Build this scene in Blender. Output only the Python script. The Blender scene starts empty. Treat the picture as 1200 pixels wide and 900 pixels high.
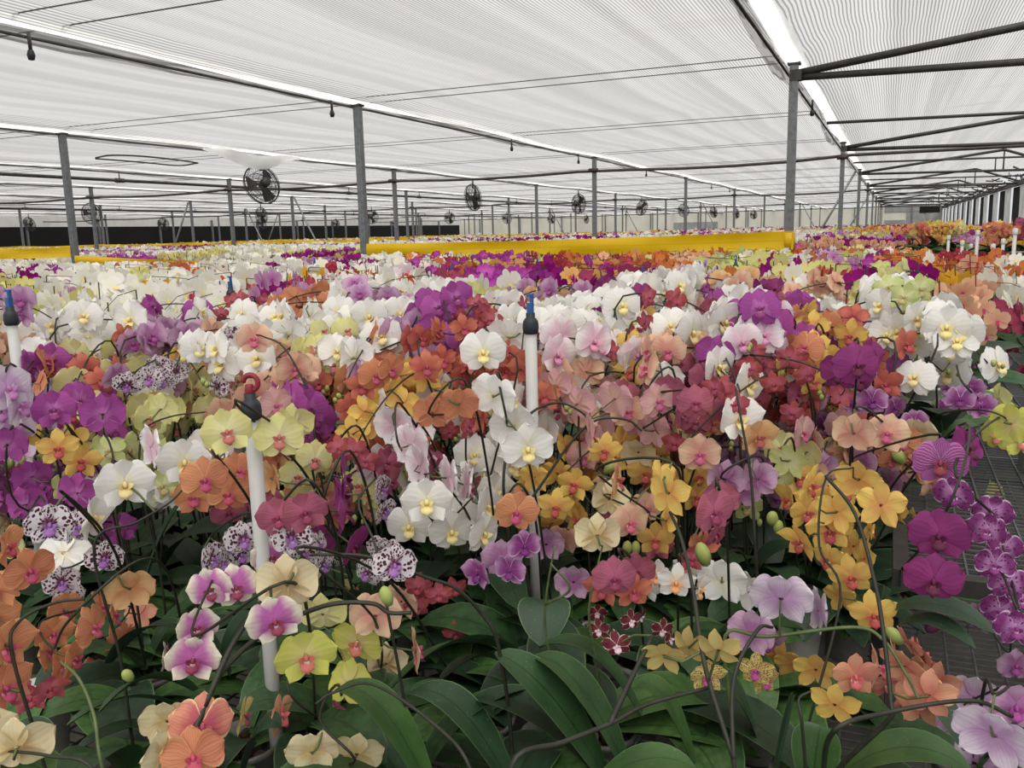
import bpy, math, random
import numpy as np
from mathutils import Vector, Matrix

RNG = random.Random(11)
NR = np.random.default_rng(11)
PI = math.pi
SC = bpy.context.scene
COL = SC.collection

# ------------------------------------------------------------------ camera
HC = 1.60
F_PX, PITCH, ROLL, YAW = 1006.6, 0.1746, -0.0239, 0.4157
CAM = Vector((0, 0, HC))
FW = Vector((-math.sin(YAW) * math.cos(PITCH), math.cos(YAW) * math.cos(PITCH), -math.sin(PITCH)))
_r0 = Vector((math.cos(YAW), math.sin(YAW), 0))
_u0 = _r0.cross(FW)
RT = _r0 * math.cos(ROLL) + _u0 * math.sin(ROLL)
UP = _u0 * math.cos(ROLL) - _r0 * math.sin(ROLL)
cam_d = bpy.data.cameras.new('camera')
cam = bpy.data.objects.new('camera', cam_d)
COL.objects.link(cam)
cam_d.sensor_width = 36.0
cam_d.lens = F_PX / 1200 * 36
cam_d.clip_start, cam_d.clip_end = 0.02, 400
m = Matrix((RT, UP, -FW)).transposed().to_4x4()
m.translation = CAM
cam.matrix_world = m
SC.camera = cam

# ------------------------------------------------------------------ sky, sun, exposure
world = bpy.data.worlds.new('overcast_sky')
SC.world = world
world.use_nodes = True
world.node_tree.nodes['Background'].inputs[0].default_value = (0.95, 0.975, 1.0, 1)
world.node_tree.nodes['Background'].inputs[1].default_value = 0.62
sun_d = bpy.data.lights.new('hazy_sun', 'SUN')
sun_d.energy = 5.0
sun_d.angle = math.radians(70)
sun_d.color = (1.0, 0.965, 0.91)
sun = bpy.data.objects.new('hazy_sun', sun_d)
COL.objects.link(sun)
sun.rotation_euler = (math.radians(28), math.radians(12), 0)
vs = SC.view_settings
vs.view_transform = 'Standard'
vs.look = 'None'
vs.exposure = 0.36
vs.gamma = 1.0
vs.use_curve_mapping = False


def ray(x, y):
    return FW + RT * ((x - 600) / F_PX) + UP * ((450 - y) / F_PX)


def at_depth(x, y, d):
    return CAM + ray(x, y) * d


def at_z(x, y, z):
    r = ray(x, y)
    return CAM + r * ((z - HC) / r.z)


def at_y(x, y, Y):
    r = ray(x, y)
    return CAM + r * (Y / r.y)


def project(P):
    d = Vector(P) - CAM
    z = d.dot(FW)
    if z < 0.05:
        return (-9999, -9999, z)
    return (600 + F_PX * d.dot(RT) / z, 450 - F_PX * d.dot(UP) / z, z)


# ------------------------------------------------------------------ materials
def lin(h):
    h = h.lstrip('#')
    o = []
    for i in (0, 2, 4):
        c = int(h[i:i + 2], 16) / 255
        o.append(c / 12.92 if c <= 0.04045 else ((c + 0.055) / 1.055) ** 2.4)
    return (o[0], o[1], o[2], 1.0)


class NT:
    def __init__(s, name):
        s.m = bpy.data.materials.new(name)
        s.m.use_nodes = True
        s.t = s.m.node_tree
        s.t.nodes.clear()
        s.out = s.t.nodes.new('ShaderNodeOutputMaterial')

    def n(s, typ, **kw):
        nd = s.t.nodes.new(typ)
        for k, v in kw.items():
            setattr(nd, k, v)
        return nd

    def set(s, sock, v):
        if hasattr(v, 'is_output') or hasattr(v, 'links'):
            s.t.links.new(v, sock)
        else:
            sock.default_value = v

    def math(s, op, a, b=0.0, c=None, clamp=False):
        nd = s.n('ShaderNodeMath', operation=op, use_clamp=clamp)
        s.set(nd.inputs[0], a)
        s.set(nd.inputs[1], b)
        if c is not None:
            s.set(nd.inputs[2], c)
        return nd.outputs[0]

    def mix(s, f, a, b, blend='MIX'):
        nd = s.n('ShaderNodeMix', data_type='RGBA', blend_type=blend)
        s.set(nd.inputs[0], f)
        s.set(nd.inputs[6], a)
        s.set(nd.inputs[7], b)
        return nd.outputs[2]

    def smooth(s, x, lo, hi):
        nd = s.n('ShaderNodeMapRange', interpolation_type='SMOOTHSTEP')
        s.set(nd.inputs[0], x)
        nd.inputs[1].default_value, nd.inputs[2].default_value = lo, hi
        return nd.outputs[0]

    def noise(s, vec, scale, detail=2.0, rough=0.5):
        nd = s.n('ShaderNodeTexNoise')
        if vec is not None:
            s.set(nd.inputs['Vector'], vec)
        nd.inputs['Scale'].default_value = scale
        nd.inputs['Detail'].default_value = detail
        nd.inputs['Roughness'].default_value = rough
        return nd.outputs[0]

    def principled(s, col, rough=0.5, metal=0.0, spec=0.5, normal=None):
        b = s.n('ShaderNodeBsdfPrincipled')
        s.set(b.inputs['Base Color'], col)
        s.set(b.inputs['Roughness'], rough)
        b.inputs['Metallic'].default_value = metal
        b.inputs['Specular IOR Level'].default_value = spec
        if normal is not None:
            s.set(b.inputs['Normal'], normal)
        return b.outputs[0]

    def bump(s, h, strength=0.2, dist=0.01):
        b = s.n('ShaderNodeBump')
        b.inputs['Strength'].default_value = strength
        b.inputs['Distance'].default_value = dist
        s.set(b.inputs['Height'], h)
        return b.outputs[0]

    def mixsh(s, f, a, b):
        nd = s.n('ShaderNodeMixShader')
        s.set(nd.inputs[0], f)
        s.t.links.new(a, nd.inputs[1])
        s.t.links.new(b, nd.inputs[2])
        return nd.outputs[0]

    def done(s, sh):
        s.t.links.new(sh, s.out.inputs[0])
        return s.m


def simple(name, h, rough=0.5, metal=0.0, var=0.12, scale=14.0, spec=0.4):
    t = NT(name)
    tc = t.n('ShaderNodeTexCoord')
    nz = t.noise(tc.outputs['Object'], scale, 4)
    c = lin(h)
    dark = tuple(x * (1 - var * 2) for x in c[:3]) + (1,)
    col = t.mix(t.smooth(nz, 0.3, 0.65), dark, c)
    return t.done(t.principled(col, rough, metal, spec, t.bump(nz, 0.08, 0.004)))


def petal_mat(name, base, center=None, cr=0.35, edge=None, vein=None, vamt=0.0, vfreq=9, spot=None,
              sthr=0.52, sscale=9, trans=0.3, net=False):
    t = NT(name)
    tc = t.n('ShaderNodeTexCoord')
    sp = t.n('ShaderNodeSeparateXYZ')
    t.t.links.new(tc.outputs['UV'], sp.inputs[0])
    u, v = sp.outputs[0], sp.outputs[1]
    oi = t.n('ShaderNodeObjectInfo')
    rnd = oi.outputs['Random']
    cmb = t.n('ShaderNodeCombineXYZ')
    t.set(cmb.inputs[0], u)
    t.set(cmb.inputs[1], v)
    t.set(cmb.inputs[2], t.math('MULTIPLY', rnd, 17.0))
    vec = cmb.outputs[0]
    a = t.math('ABSOLUTE', t.math('MULTIPLY_ADD', u, 2.0, -1.0))
    nz = t.noise(vec, 4.0, 3)
    col = lin(base)
    if center:
        vv = t.math('ADD', v, t.math('MULTIPLY_ADD', nz, 0.3, -0.15))
        col = t.mix(t.smooth(vv, cr * 0.35, cr * 1.25), lin(center), col)
    if vein:
        w = t.math('MULTIPLY_ADD', t.noise(vec, 3.0, 2), 1.2, t.math('MULTIPLY', u, float(vfreq)))
        s_ = t.math('ABSOLUTE', t.math('SINE', t.math('MULTIPLY', w, PI)))
        msk = t.smooth(s_, 0.42, 0.08) if not net else t.smooth(s_, 0.30, 0.55)
        msk = t.math('MULTIPLY', msk, t.smooth(v, 0.98, 0.75))
        msk = t.math('MULTIPLY', msk, vamt)
        col = t.mix(msk, col, lin(vein))
    if edge:
        rim = t.math('MAXIMUM', t.math('POWER', a, 3.0), t.math('POWER', v, 4.0))
        rim = t.math('ADD', rim, t.math('MULTIPLY_ADD', nz, 0.5, -0.25))
        col = t.mix(t.smooth(rim, 0.55, 0.85), col, lin(edge))
    if spot:
        vo = t.n('ShaderNodeTexVoronoi')
        vo.inputs['Scale'].default_value = sscale
        t.set(vo.inputs['Vector'], vec)
        d = t.math('ADD', vo.outputs['Distance'], t.math('MULTIPLY', t.noise(vec, 2.5, 1), 0.25))
        msk = t.smooth(d, sthr, sthr - 0.08)
        rim2 = t.math('MAXIMUM', a, v)
        msk = t.math('MULTIPLY', msk, t.smooth(rim2, 0.97, 0.86))
        col = t.mix(msk, col, lin(spot))
    hs = t.n('ShaderNodeHueSaturation')
    hs.inputs['Saturation'].default_value = 0.86
    t.set(hs.inputs['Hue'], t.math('MULTIPLY_ADD', rnd, 0.016, 0.492))
    t.set(hs.inputs['Value'], t.math('MULTIPLY_ADD', rnd, 0.16, 0.90))
    t.set(hs.inputs['Color'], col)
    col = hs.outputs[0]
    # fine radial relief of the petal
    h = t.math('SINE', t.math('MULTIPLY', u, 40.0))
    nrm = t.bump(t.math('ADD', t.math('MULTIPLY', h, 0.3), nz), 0.12, 0.003)
    p = t.principled(col, 0.55, 0, 0.25, nrm)
    tr = t.n('ShaderNodeBsdfTranslucent')
    t.set(tr.inputs[0], col)
    return t.done(t.mixsh(trans, p, tr.outputs[0]))


def leaf_mat(name, top, under, rib):
    t = NT(name)
    tc = t.n('ShaderNodeTexCoord')
    sp = t.n('ShaderNodeSeparateXYZ')
    t.t.links.new(tc.outputs['UV'], sp.inputs[0])
    u, v = sp.outputs[0], sp.outputs[1]
    a = t.math('ABSOLUTE', t.math('MULTIPLY_ADD', u, 2.0, -1.0))
    oi = t.n('ShaderNodeObjectInfo')
    nz = t.noise(tc.outputs['Object'], 16, 4)
    col = t.mix(t.smooth(nz, 0.25, 0.75), lin(top), lin(under))
    col = t.mix(t.smooth(a, 0.07, 0.0), col, lin(rib))
    col = t.mix(t.smooth(a, 0.94, 1.0), col, lin('5d7a4a'))
    dust = t.smooth(t.noise(tc.outputs['Object'], 260, 2), 0.66, 0.74)
    col = t.mix(t.math('MULTIPLY', dust, 0.25), col, lin('8fa08c'))
    hs = t.n('ShaderNodeHueSaturation')
    t.set(hs.inputs['Value'], t.math('MULTIPLY_ADD', oi.outputs['Random'], 0.5, 0.75))
    t.set(hs.inputs['Color'], col)
    vein = t.math('SINE', t.math('MULTIPLY', u, 60.0))
    return t.done(t.principled(hs.outputs[0], t.math('MULTIPLY_ADD', nz, 0.25, 0.36), 0, 0.45,
                               t.bump(t.math('ADD', nz, t.math('MULTIPLY', vein, 0.06)), 0.15, 0.004)))


# cultivar: description, size, form, petal args, lip colours, flat colour for far ones
CV = {
    'W': ('white flowers with yellow throats', .098, 'round', dict(base='f6f4ee', center='efe9cf', cr=.18, trans=.25), ('f0dc8a', 'd8a53a')),
    'WB': ('white flowers flushed pale pink', .095, 'round', dict(base='f3ebec', center='e9c3d2', cr=.45, trans=.25), ('d988ae', 'b83a78')),
    'WO': ('small white flowers with orange lips', .07, 'star', dict(base='f4f0ea', center='f3e2c8', cr=.3), ('eca04a', 'e08a2a')),
    'P': ('lavender pink flowers', .082, 'round', dict(base='d0a4c6', center='b56aa6', cr=.4, vein='bc78b0', vamt=.5), ('a02a8c', 'c060b0')),
    'PL': ('very pale lilac flowers', .098, 'round', dict(base='e4d3e4', center='cf9fcf', cr=.4, vein='c9a0cc', vamt=.5), ('b86ab0', 'd8a0c8')),
    'M': ('bright magenta flowers', .088, 'round', dict(base='b0339f', center='c964bc', cr=.2, vein='9a1f8a', vamt=.4), ('8f1470', 'd890c8')),
    'DM': ('deep purple magenta flowers', .088, 'round', dict(base='930f75', center='a01080', cr=.25, vein='7a0a60', vamt=.4), ('5c0a3c', 'a83a50')),
    'MV': ('magenta flowers finely netted with white veins', .086, 'round', dict(base='a52b90', center='8a1a70', cr=.2, vein='edd2ea', vamt=.55, vfreq=11, edge='b860ac'), ('8a1840', 'b05a30')),
    'MC': ('mottled purple flowers with ragged white rims', .066, 'round', dict(base='8d2280', center='c77fc4', cr=.35, edge='e4c8e2', spot='6a1060', sthr=.45, sscale=6), ('8f1a80', 'e8d0e6')),
    'LM': ('lilac flowers with strong purple centres', .066, 'round', dict(base='cc92c8', center='9c2c90', cr=.55, edge='dcb4d8'), ('7d1478', 'b050a8')),
    'SP': ('white flowers blotched with dark plum spots', .068, 'round', dict(base='ece2e8', center='8a3a68', cr=.15, spot='5a1638', sthr=.60, sscale=7), ('9a5ab0', 'd8b8dc')),
    'Y': ('golden yellow flowers with red lips', .08, 'star', dict(base='efc23a', center='e9a832', cr=.3), ('b5242c', 'e0a04a')),
    'LY': ('pale lemon flowers with dusky red lips', .082, 'round', dict(base='e3dd86', center='e8e4a4', cr=.35), ('b85050', 'e8c8a0')),
    'YG': ('large greenish yellow flowers', .09, 'round', dict(base='dcdc4e', center='e2d878', cr=.3), ('d0624a', 'f0e8e0')),
    'G': ('lime green flowers', .082, 'star', dict(base='ccd47c', center='dfe0a0', cr=.35), ('b8a860', 'e0e0b0')),
    'O': ('veined orange flowers with crimson lips', .078, 'round', dict(base='db8448', vein='b9502a', vamt=.7, vfreq=11, edge='e2a05c'), ('b81a55', 'd87098')),
    'OR': ('orange red flowers', .074, 'star', dict(base='d4643a', center='c04a2c', cr=.4, vein='b03a22', vamt=.4), ('b01a3a', 'd87060')),
    'R': ('small crimson red flowers', .058, 'star', dict(base='b4343e', center='cc5470', cr=.35, vein='8e1c30', vamt=.4), ('9c1236', 'd06088')),
    'RS': ('dusky rose red flowers', .074, 'round', dict(base='b24c68', center='c4547c', cr=.35, vein='8d2c4e', vamt=.6, vfreq=11), ('8a1444', 'c85890')),
    'PE': ('peach flowers with pink lips', .084, 'round', dict(base='ecc09a', center='e39c84', cr=.4), ('c23a6c', 'e8a0a0')),
    'PK': ('salmon pink flowers', .084, 'round', dict(base='dda0a6', center='e6b4a8', cr=.45, vein='cc8090', vamt=.35), ('b83c74', 'e0a0b0')),
    'PG': ('apricot gold flowers', .08, 'round', dict(base='e2b06c', center='d79450', cr=.4), ('b04a3c', 'e0b070')),
    'CP': ('cream flowers with magenta centres and dark red lips', .072, 'round', dict(base='f1ead0', center='c654b0', cr=.55, trans=.25), ('8c1442', 'e8c8e0')),
    'CR': ('pale cream buff flowers', .085, 'round', dict(base='ebd9a8', center='d9bd7c', cr=.3), ('c08858', 'e8d8b0')),
    'OY': ('cream edged flowers speckled coral orange', .08, 'round', dict(base='e88a68', center='d04a60', cr=.4, edge='f0d896', vein='cc4c44', vamt=.6, vfreq=13), ('b02a58', 'e8a0b0')),
    'BG': ('tiny burgundy flowers rimmed with cream', .044, 'star', dict(base='70122c', center='8a1c3c', cr=.3, edge='e6d6ae'), ('e2c6cc', 'f0e4e0')),
    'YB': ('small yellow flowers barred with maroon', .058, 'star', dict(base='d8c05c', vein='6e1c22', vamt=.9, vfreq=6, spot='6e1a22', sthr=.5), ('a81c7c', 'c850a0')),
    'BR': ('brown yellow flowers seen from behind', .06, 'star', dict(base='c9b35a', vein='a08238', vamt=.5, edge='d89a4a'), ('8a2a40', 'c09040')),
    'SA': ('salmon orange flowers', .078, 'star', dict(base='e0936c', center='d9785a', cr=.35, vein='d0785a', vamt=.4), ('cc4a58', 'f0b8b0')),
}
PM, LM_ = {}, {}
for k, (d, s, f, a, lp) in CV.items():
    PM[k] = petal_mat('petal_' + k, **a)
    LM_[k] = petal_mat('lip_' + k, base=lp[0], center=lp[1], cr=.22, trans=.1)

M_LEAF = [leaf_mat('leaf_green', '263f26', '36562f', '1f331e'), leaf_mat('leaf_dark_green', '213624', '2b452d', '1a2b18'),
          leaf_mat('leaf_bright_green', '314f26', '476833', '28401a')]
M_STEM = simple('stem_dark', '303126', .5, 0, .2, 40)
M_STEMG = simple('stem_green', '5d6c40', .5, 0, .2, 40)
M_BUD = petal_mat('bud_green', base='a9b552', center='7d9040', cr=.4, trans=.1)
M_BUDM = petal_mat('bud_magenta', base='8a2468', center='6a3050', cr=.4, trans=.1)
M_POT = simple('pot_plastic', '6a6a64', .4, 0, .15, 30)
M_POTW = simple('pot_plastic_pale', 'c4c4bc', .4, 0, .1, 30)
M_BARK = simple('bark_chips', '3e2a1c', .9, 0, .35, 90)
M_STEEL = simple('galvanised_steel', '85888a', .45, .55, .14, 22)
M_STEELD = simple('dark_steel_pipe', '4c4a48', .5, .4, .15, 18)
M_PIPE = simple('brown_pipe', '4a4240', .55, .1, .15, 12)
M_PVC = simple('white_pvc', 'c6c5c1', .4, 0, .08, 9)
M_BLK = simple('black_rubber', '2a3036', .5, 0, .15, 60)
M_BLUE = simple('blue_plastic', '2f5f9c', .4, 0, .1, 60)
M_RED = simple('red_plastic', '8e2c34', .4, 0, .1, 60)
M_YEL = None
M_CONC = simple('concrete_floor', '57544d', .9, 0, .2, 3)
M_WHITE = simple('white_sheeting', 'e6e6e2', .6, 0, .06, 2)
M_GREYW = simple('grey_sheeting', '9a9c9c', .6, 0, .12, 2)
M_DARKNET = simple('black_shade_net', '161615', .9, 0, .3, 20)
M_WIRE = simple('wire_galvanised', '6e7070', .45, .5, .1, 30)
M_CABLE = simple('support_cable', '55524e', .7, 0, .1, 30)


def tape_mat():
    t = NT('yellow_sticky_tape')
    tc = t.n('ShaderNodeTexCoord')
    nz = t.noise(tc.outputs['Object'], 1.5, 3)
    sp = t.n('ShaderNodeSeparateXYZ')
    t.t.links.new(tc.outputs['UV'], sp.inputs[0])
    line = t.smooth(t.math('ABSOLUTE', t.math('SUBTRACT', sp.outputs[1], 0.5)), 0.02, 0.05)
    specks = t.smooth(t.noise(tc.outputs['Object'], 60, 1), 0.74, 0.78)
    col = t.mix(t.smooth(nz, .3, .7), lin('e6ba08'), lin('f2c81c'))
    col = t.mix(t.math('MULTIPLY_ADD', line, -0.25, 0.25), col, lin('c79806'))
    col = t.mix(t.math('MULTIPLY', specks, 0.6), col, lin('6a5410'))
    p = t.principled(col, .35, 0, .4)
    tr = t.n('ShaderNodeBsdfTranslucent')
    t.set(tr.inputs[0], col)
    return t.done(t.mixsh(.25, p, tr.outputs[0]))


M_YEL = tape_mat()


def net_mat():
    t = NT('striped_shade_net')
    geo = t.n('ShaderNodeNewGeometry')
    sp = t.n('ShaderNodeSeparateXYZ')
    t.t.links.new(geo.outputs['Position'], sp.inputs[0])
    x, y = sp.outputs[0], sp.outputs[1]
    wob = t.noise(geo.outputs['Position'], 0.9, 2)
    xx = t.math('ADD', x, t.math('MULTIPLY_ADD', wob, 0.05, -0.025))
    ph = t.math('FRACT', t.math('DIVIDE', xx, 0.030))
    stripe = t.math('MULTIPLY', t.smooth(ph, 0.30, 0.42), t.smooth(ph, 0.98, 0.88))
    # broader runs of looser and tighter weave along the cloth, and weather stains
    cm = t.n('ShaderNodeCombineXYZ')
    t.set(cm.inputs[0], t.math('MULTIPLY', x, 3.2))
    t.set(cm.inputs[1], t.math('MULTIPLY', y, 0.05))
    band = t.smooth(t.noise(cm.outputs[0], 1.0, 3), 0.35, 0.65)
    cm2 = t.n('ShaderNodeCombineXYZ')
    t.set(cm2.inputs[0], t.math('MULTIPLY', x, 0.35))
    t.set(cm2.inputs[1], t.math('MULTIPLY', y, 0.9))
    stain = t.smooth(t.noise(cm2.outputs[0], 1.0, 4), 0.60, 0.80)
    white = t.mix(band, lin('b2afac'), lin('c8c6c4'))
    white = t.mix(t.math('MULTIPLY', stain, .55), white, lin('a89a8a'))
    dark = t.mix(band, lin('6c6a68'), lin('848280'))
    dark = t.mix(t.math('MULTIPLY', stain, .55), dark, lin('75685c'))
    col = t.mix(stripe, dark, white)
    tl = t.n('ShaderNodeBsdfTranslucent')
    t.set(tl.inputs[0], col)
    df = t.n('ShaderNodeBsdfDiffuse')
    t.set(df.inputs[0], col)
    s1 = t.mixsh(0.30, tl.outputs[0], df.outputs[0])
    tp = t.n('ShaderNodeBsdfTransparent')
    return t.done(t.mixsh(t.math('MULTIPLY_ADD', stripe, 0.22, 0.24), s1, tp.outputs[0]))


M_NET = net_mat()


def liner_mat():
    t = NT('white_gutter_liner')
    geo = t.n('ShaderNodeNewGeometry')
    nz = t.noise(geo.outputs['Position'], 2.0, 3)
    col = t.mix(t.smooth(nz, .3, .7), lin('e8e8e6'), lin('fafafa'))
    tl = t.n('ShaderNodeBsdfTranslucent')
    t.set(tl.inputs[0], col)
    p = t.principled(col, .4, 0, .4)
    return t.done(t.mixsh(.7, p, tl.outputs[0]))


M_LINER = liner_mat()


def sheet_mat():
    t = NT('dull_white_sheeting')
    geo = t.n('ShaderNodeNewGeometry')
    nz = t.noise(geo.outputs['Position'], 1.5, 4)
    col = t.mix(t.smooth(nz, .3, .7), lin('a9aaa8'), lin('c9cac8'))
    tl = t.n('ShaderNodeBsdfTranslucent')
    t.set(tl.inputs[0], col)
    return t.done(t.mixsh(.35, t.principled(col, .5, 0, .3), tl.outputs[0]))


M_SHEET = sheet_mat()


def stuff_mat():
    t = NT('packed_orchids')
    at = t.n('ShaderNodeAttribute', attribute_name='Col')
    p = t.principled(at.outputs[0], .55, 0, .25)
    tr = t.n('ShaderNodeBsdfTranslucent')
    t.set(tr.inputs[0], at.outputs[0])
    return t.done(t.mixsh(.25, p, tr.outputs[0]))


M_STUFF = stuff_mat()


# ------------------------------------------------------------------ mesh helpers
class MB:
    def __init__(s):
        s.v, s.f, s.uv, s.mi = [], [], [], []

    def grid(s, P, UV=None, mi=0, flip=False):
        """P[i][j] points"""
        n, k = len(P), len(P[0])
        b = len(s.v)
        for i in range(n):
            for j in range(k):
                s.v.append(tuple(P[i][j]))
        for i in range(n - 1):
            for j in range(k - 1):
                q = [(i, j), (i, j + 1), (i + 1, j + 1), (i + 1, j)]
                if flip:
                    q = q[::-1]
                s.f.append([b + a * k + c for a, c in q])
                s.uv.append([(UV[a][c] if UV else (c / (k - 1), a / (n - 1))) for a, c in q])
                s.mi.append(mi)

    def box(s, c, d, mi=0, R=None):
        b = len(s.v)
        for x in (-.5, .5):
            for y in (-.5, .5):
                for z in (-.5, .5):
                    p = Vector((x * d[0], y * d[1], z * d[2]))
                    if R is not None:
                        p = R @ p
                    s.v.append((p.x + c[0], p.y + c[1], p.z + c[2]))
        for q in ((0, 1, 3, 2), (4, 6, 7, 5), (0, 4, 5, 1), (2, 3, 7, 6), (0, 2, 6, 4), (1, 5, 7, 3)):
            s.f.append([b + i for i in q])
            s.uv.append([(0, 0), (1, 0), (1, 1), (0, 1)])
            s.mi.append(mi)

    def tube(s, pts, r, n=6, mi=0, cap=True):
        pts = [Vector(p) for p in pts]
        rs = r if isinstance(r, (list, tuple)) else [r] * len(pts)
        b = len(s.v)
        t0 = (pts[1] - pts[0]).normalized()
        a = t0.orthogonal().normalized()
        for i, p in enumerate(pts):
            if i == 0:
                t = t0
            elif i == len(pts) - 1:
                t = (pts[i] - pts[i - 1]).normalized()
            else:
                t = (pts[i + 1] - pts[i - 1]).normalized()
            a = (a - t * a.dot(t))
            a = a.normalized() if a.length > 1e-6 else t.orthogonal().normalized()
            c = t.cross(a)
            for k in range(n):
                th = 2 * PI * k / n
                q = p + (a * math.cos(th) + c * math.sin(th)) * rs[i]
                s.v.append((q.x, q.y, q.z))
        for i in range(len(pts) - 1):
            for k in range(n):
                k2 = (k + 1) % n
                s.f.append([b + i * n + k, b + i * n + k2, b + (i + 1) * n + k2, b + (i + 1) * n + k])
                s.uv.append([(k / n, i / len(pts)), ((k + 1) / n, i / len(pts)), ((k + 1) / n, (i + 1) / len(pts)), (k / n, (i + 1) / len(pts))])
                s.mi.append(mi)
        if cap:
            for i, rev in ((0, True), (len(pts) - 1, False)):
                q = [b + i * n + k for k in range(n)]
                s.f.append(q[::-1] if rev else q)
                s.uv.append([(.5, .5)] * n)
                s.mi.append(mi)

    def lathe(s, prof, c=(0, 0, 0), n=16, mi=0, axis=None):
        """prof [(r,z)]"""
        R = axis
        b = len(s.v)
        for r, z in prof:
            for k in range(n):
                th = 2 * PI * k / n
                p = Vector((r * math.cos(th), r * math.sin(th), z))
                if R is not None:
                    p = R @ p
                s.v.append((p.x + c[0], p.y + c[1], p.z + c[2]))
        for i in range(len(prof) - 1):
            for k in range(n):
                k2 = (k + 1) % n
                s.f.append([b + i * n + k, b + i * n + k2, b + (i + 1) * n + k2, b + (i + 1) * n + k])
                s.uv.append([(k / n, i / len(prof)), ((k + 1) / n, i / len(prof)), ((k + 1) / n, (i + 1) / len(prof)), (k / n, (i + 1) / len(prof))])
                s.mi.append(mi)

    def mesh(s, name, mats, smooth=True):
        me = bpy.data.meshes.new(name)
        me.from_pydata(s.v, [], s.f)
        uvl = me.uv_layers.new(name='UVMap')
        flat = [c for q in s.uv for p in q for c in p]
        uvl.data.foreach_set('uv', flat)
        for mt in (mats if isinstance(mats, (list, tuple)) else [mats]):
            me.materials.append(mt)
        me.polygons.foreach_set('material_index', s.mi)
        me.polygons.foreach_set('use_smooth', [smooth] * len(s.f))
        me.update()
        return me

    def obj(s, name, mats, parent=None, smooth=True, loc=None):
        return link(name, s.mesh(name, mats, smooth), parent, loc)


def link(name, data, parent=None, loc=None, mat=None):
    o = bpy.data.objects.new(name, data)
    COL.objects.link(o)
    if parent is not None:
        o.parent = parent
    if loc is not None:
        o.location = loc
    if mat is not None:
        o.matrix_local = mat
    return o


def tag(o, label=None, cat=None, group=None, kind=None):
    if label:
        o['label'] = label
    if cat:
        o['category'] = cat
    if group:
        o['group'] = group
    if kind:
        o['kind'] = kind
    return o


def thing(name, loc, label, cat, group=None):
    o = link(name, None, None, loc)
    o.empty_display_size = 0.05
    return tag(o, label, cat, group)


def frame_from(fz, roll=0.0):
    fz = fz.normalized()
    up = Vector((0, 0, 1))
    y = up - fz * up.dot(fz)
    if y.length < .05:
        y = Vector((0, 1, 0)) - fz * fz.y
    y.normalize()
    x = y.cross(fz)
    R = Matrix((x, y, fz)).transposed()
    return R @ Matrix.Rotation(roll, 3, 'Z')


# ------------------------------------------------------------------ the greenhouse shell
W, GX, D1, SP_, ZG = 5.0, -0.95, 9.09, 9.05, HC + 1.64
XL, XR, YE, Y0 = -45.95, 4.05, 90.5, -3.0
gx = [GX - 5 * a for a in range(9)]
ROWS = [D1 + SP_ * n for n in range(9)]

mb = MB()
mb.box(((XL + XR) / 2, (Y0 + YE) / 2, -.05), (XR - XL + .4, YE - Y0 + .4, .1))
tag(mb.obj('floor', M_CONC, None, False), 'grey concrete floor under the benches', 'floor', None, 'structure')


def net_bay(x0, x1, name, gable):
    nx, ny = 22, 90
    P = []
    for i in range(ny + 1):
        y = Y0 + (YE - Y0) * i / ny
        row = []
        for j in range(nx + 1):
            f = j / nx
            g0, g1 = (.07 if x0 > XL + 1 else 0), (.07 if x1 < XR - 1 else 0)
            x = x0 + g0 + (x1 - x0 - g0 - g1) * f
            z = ZG + .06
            edge = min(f, 1 - f)
            z -= .09 * max(0, 1 - edge / .03)
            if gable:
                z += .34 * math.sin(PI * min(1, f * .92 + .0)) * .9
                z += .012 * math.sin(y * 1.38 * 2)
            else:
                span = ((y - D1) % 4.525) / 4.525
                z += -.05 * math.sin(PI * span) + .01 * math.sin(x * 2.1 + y)
                z += .03 * math.sin(PI * f)
            row.append((x, y, z))
        P.append(row)
    b = MB()
    b.grid(P)
    return tag(b.obj(name, M_NET), kind='structure', label='pale striped shade cloth stretched between gutters', cat='ceiling', group='shade cloth bays')


xs = [XR] + gx + [XL]
for i in range(len(xs) - 1):
    net_bay(xs[i + 1], xs[i], 'ceiling', i == 0)

# side and end walls
mb = MB()
mb.box((XL - .05, (Y0 + YE) / 2, ZG / 2), (.1, YE - Y0, ZG))
wl = tag(mb.obj('wall_left', M_WHITE, None, False), 'white sheeted side wall with a black net band', 'wall', None, 'structure')
mb = MB()
mb.box((XL + .03, (Y0 + YE) / 2, 1.29), (.06, YE - Y0 - 1, 2.56))
mb.obj('net_band', M_DARKNET, wl, False)
for i in range(18):
    mb = MB()
    mb.box((XL + .1, Y0 + 3 + i * 5.0, 1.5), (.12, .12, 3.0))
    mb.obj('wall_post', M_STEEL, wl, False)
mb = MB()
mb.box(((XL + XR) / 2, YE + .05, ZG / 2), (XR - XL, .1, ZG))
we = tag(mb.obj('wall_back', simple('pale_end_sheet', 'd9d8cc', .6, 0, .05, 1), None, False), 'pale end wall far down the rows', 'wall', None, 'structure')
for i, (xa, xb, za, zb, mt) in enumerate([(-.8, 4.0, 2.65, 3.2, M_GREYW), (-.8, 1.0, 1.0, 1.9, M_GREYW), (1.1, 2.6, 1.0, 2.6, M_GREYW), (2.7, 4.0, 1.0, 2.6, M_GREYW), (-21, -16.5, 1.0, 2.2, M_GREYW), (2.2, 3.9, 2.5, 3.1, M_DARKNET)]):
    mb = MB()
    mb.box(((xa + xb) / 2, YE - .04 - .01 * i, (za + zb) / 2), (xb - xa, .06, zb - za))
    mb.obj('wall_panel', mt, we, False)
for i in range(10):
    mb = MB()
    mb.box((XR - 5 * i - 2.5, YE - .15, ZG / 2), (.1, .1, ZG))
    mb.obj('wall_post', M_STEEL, we, False)

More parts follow.
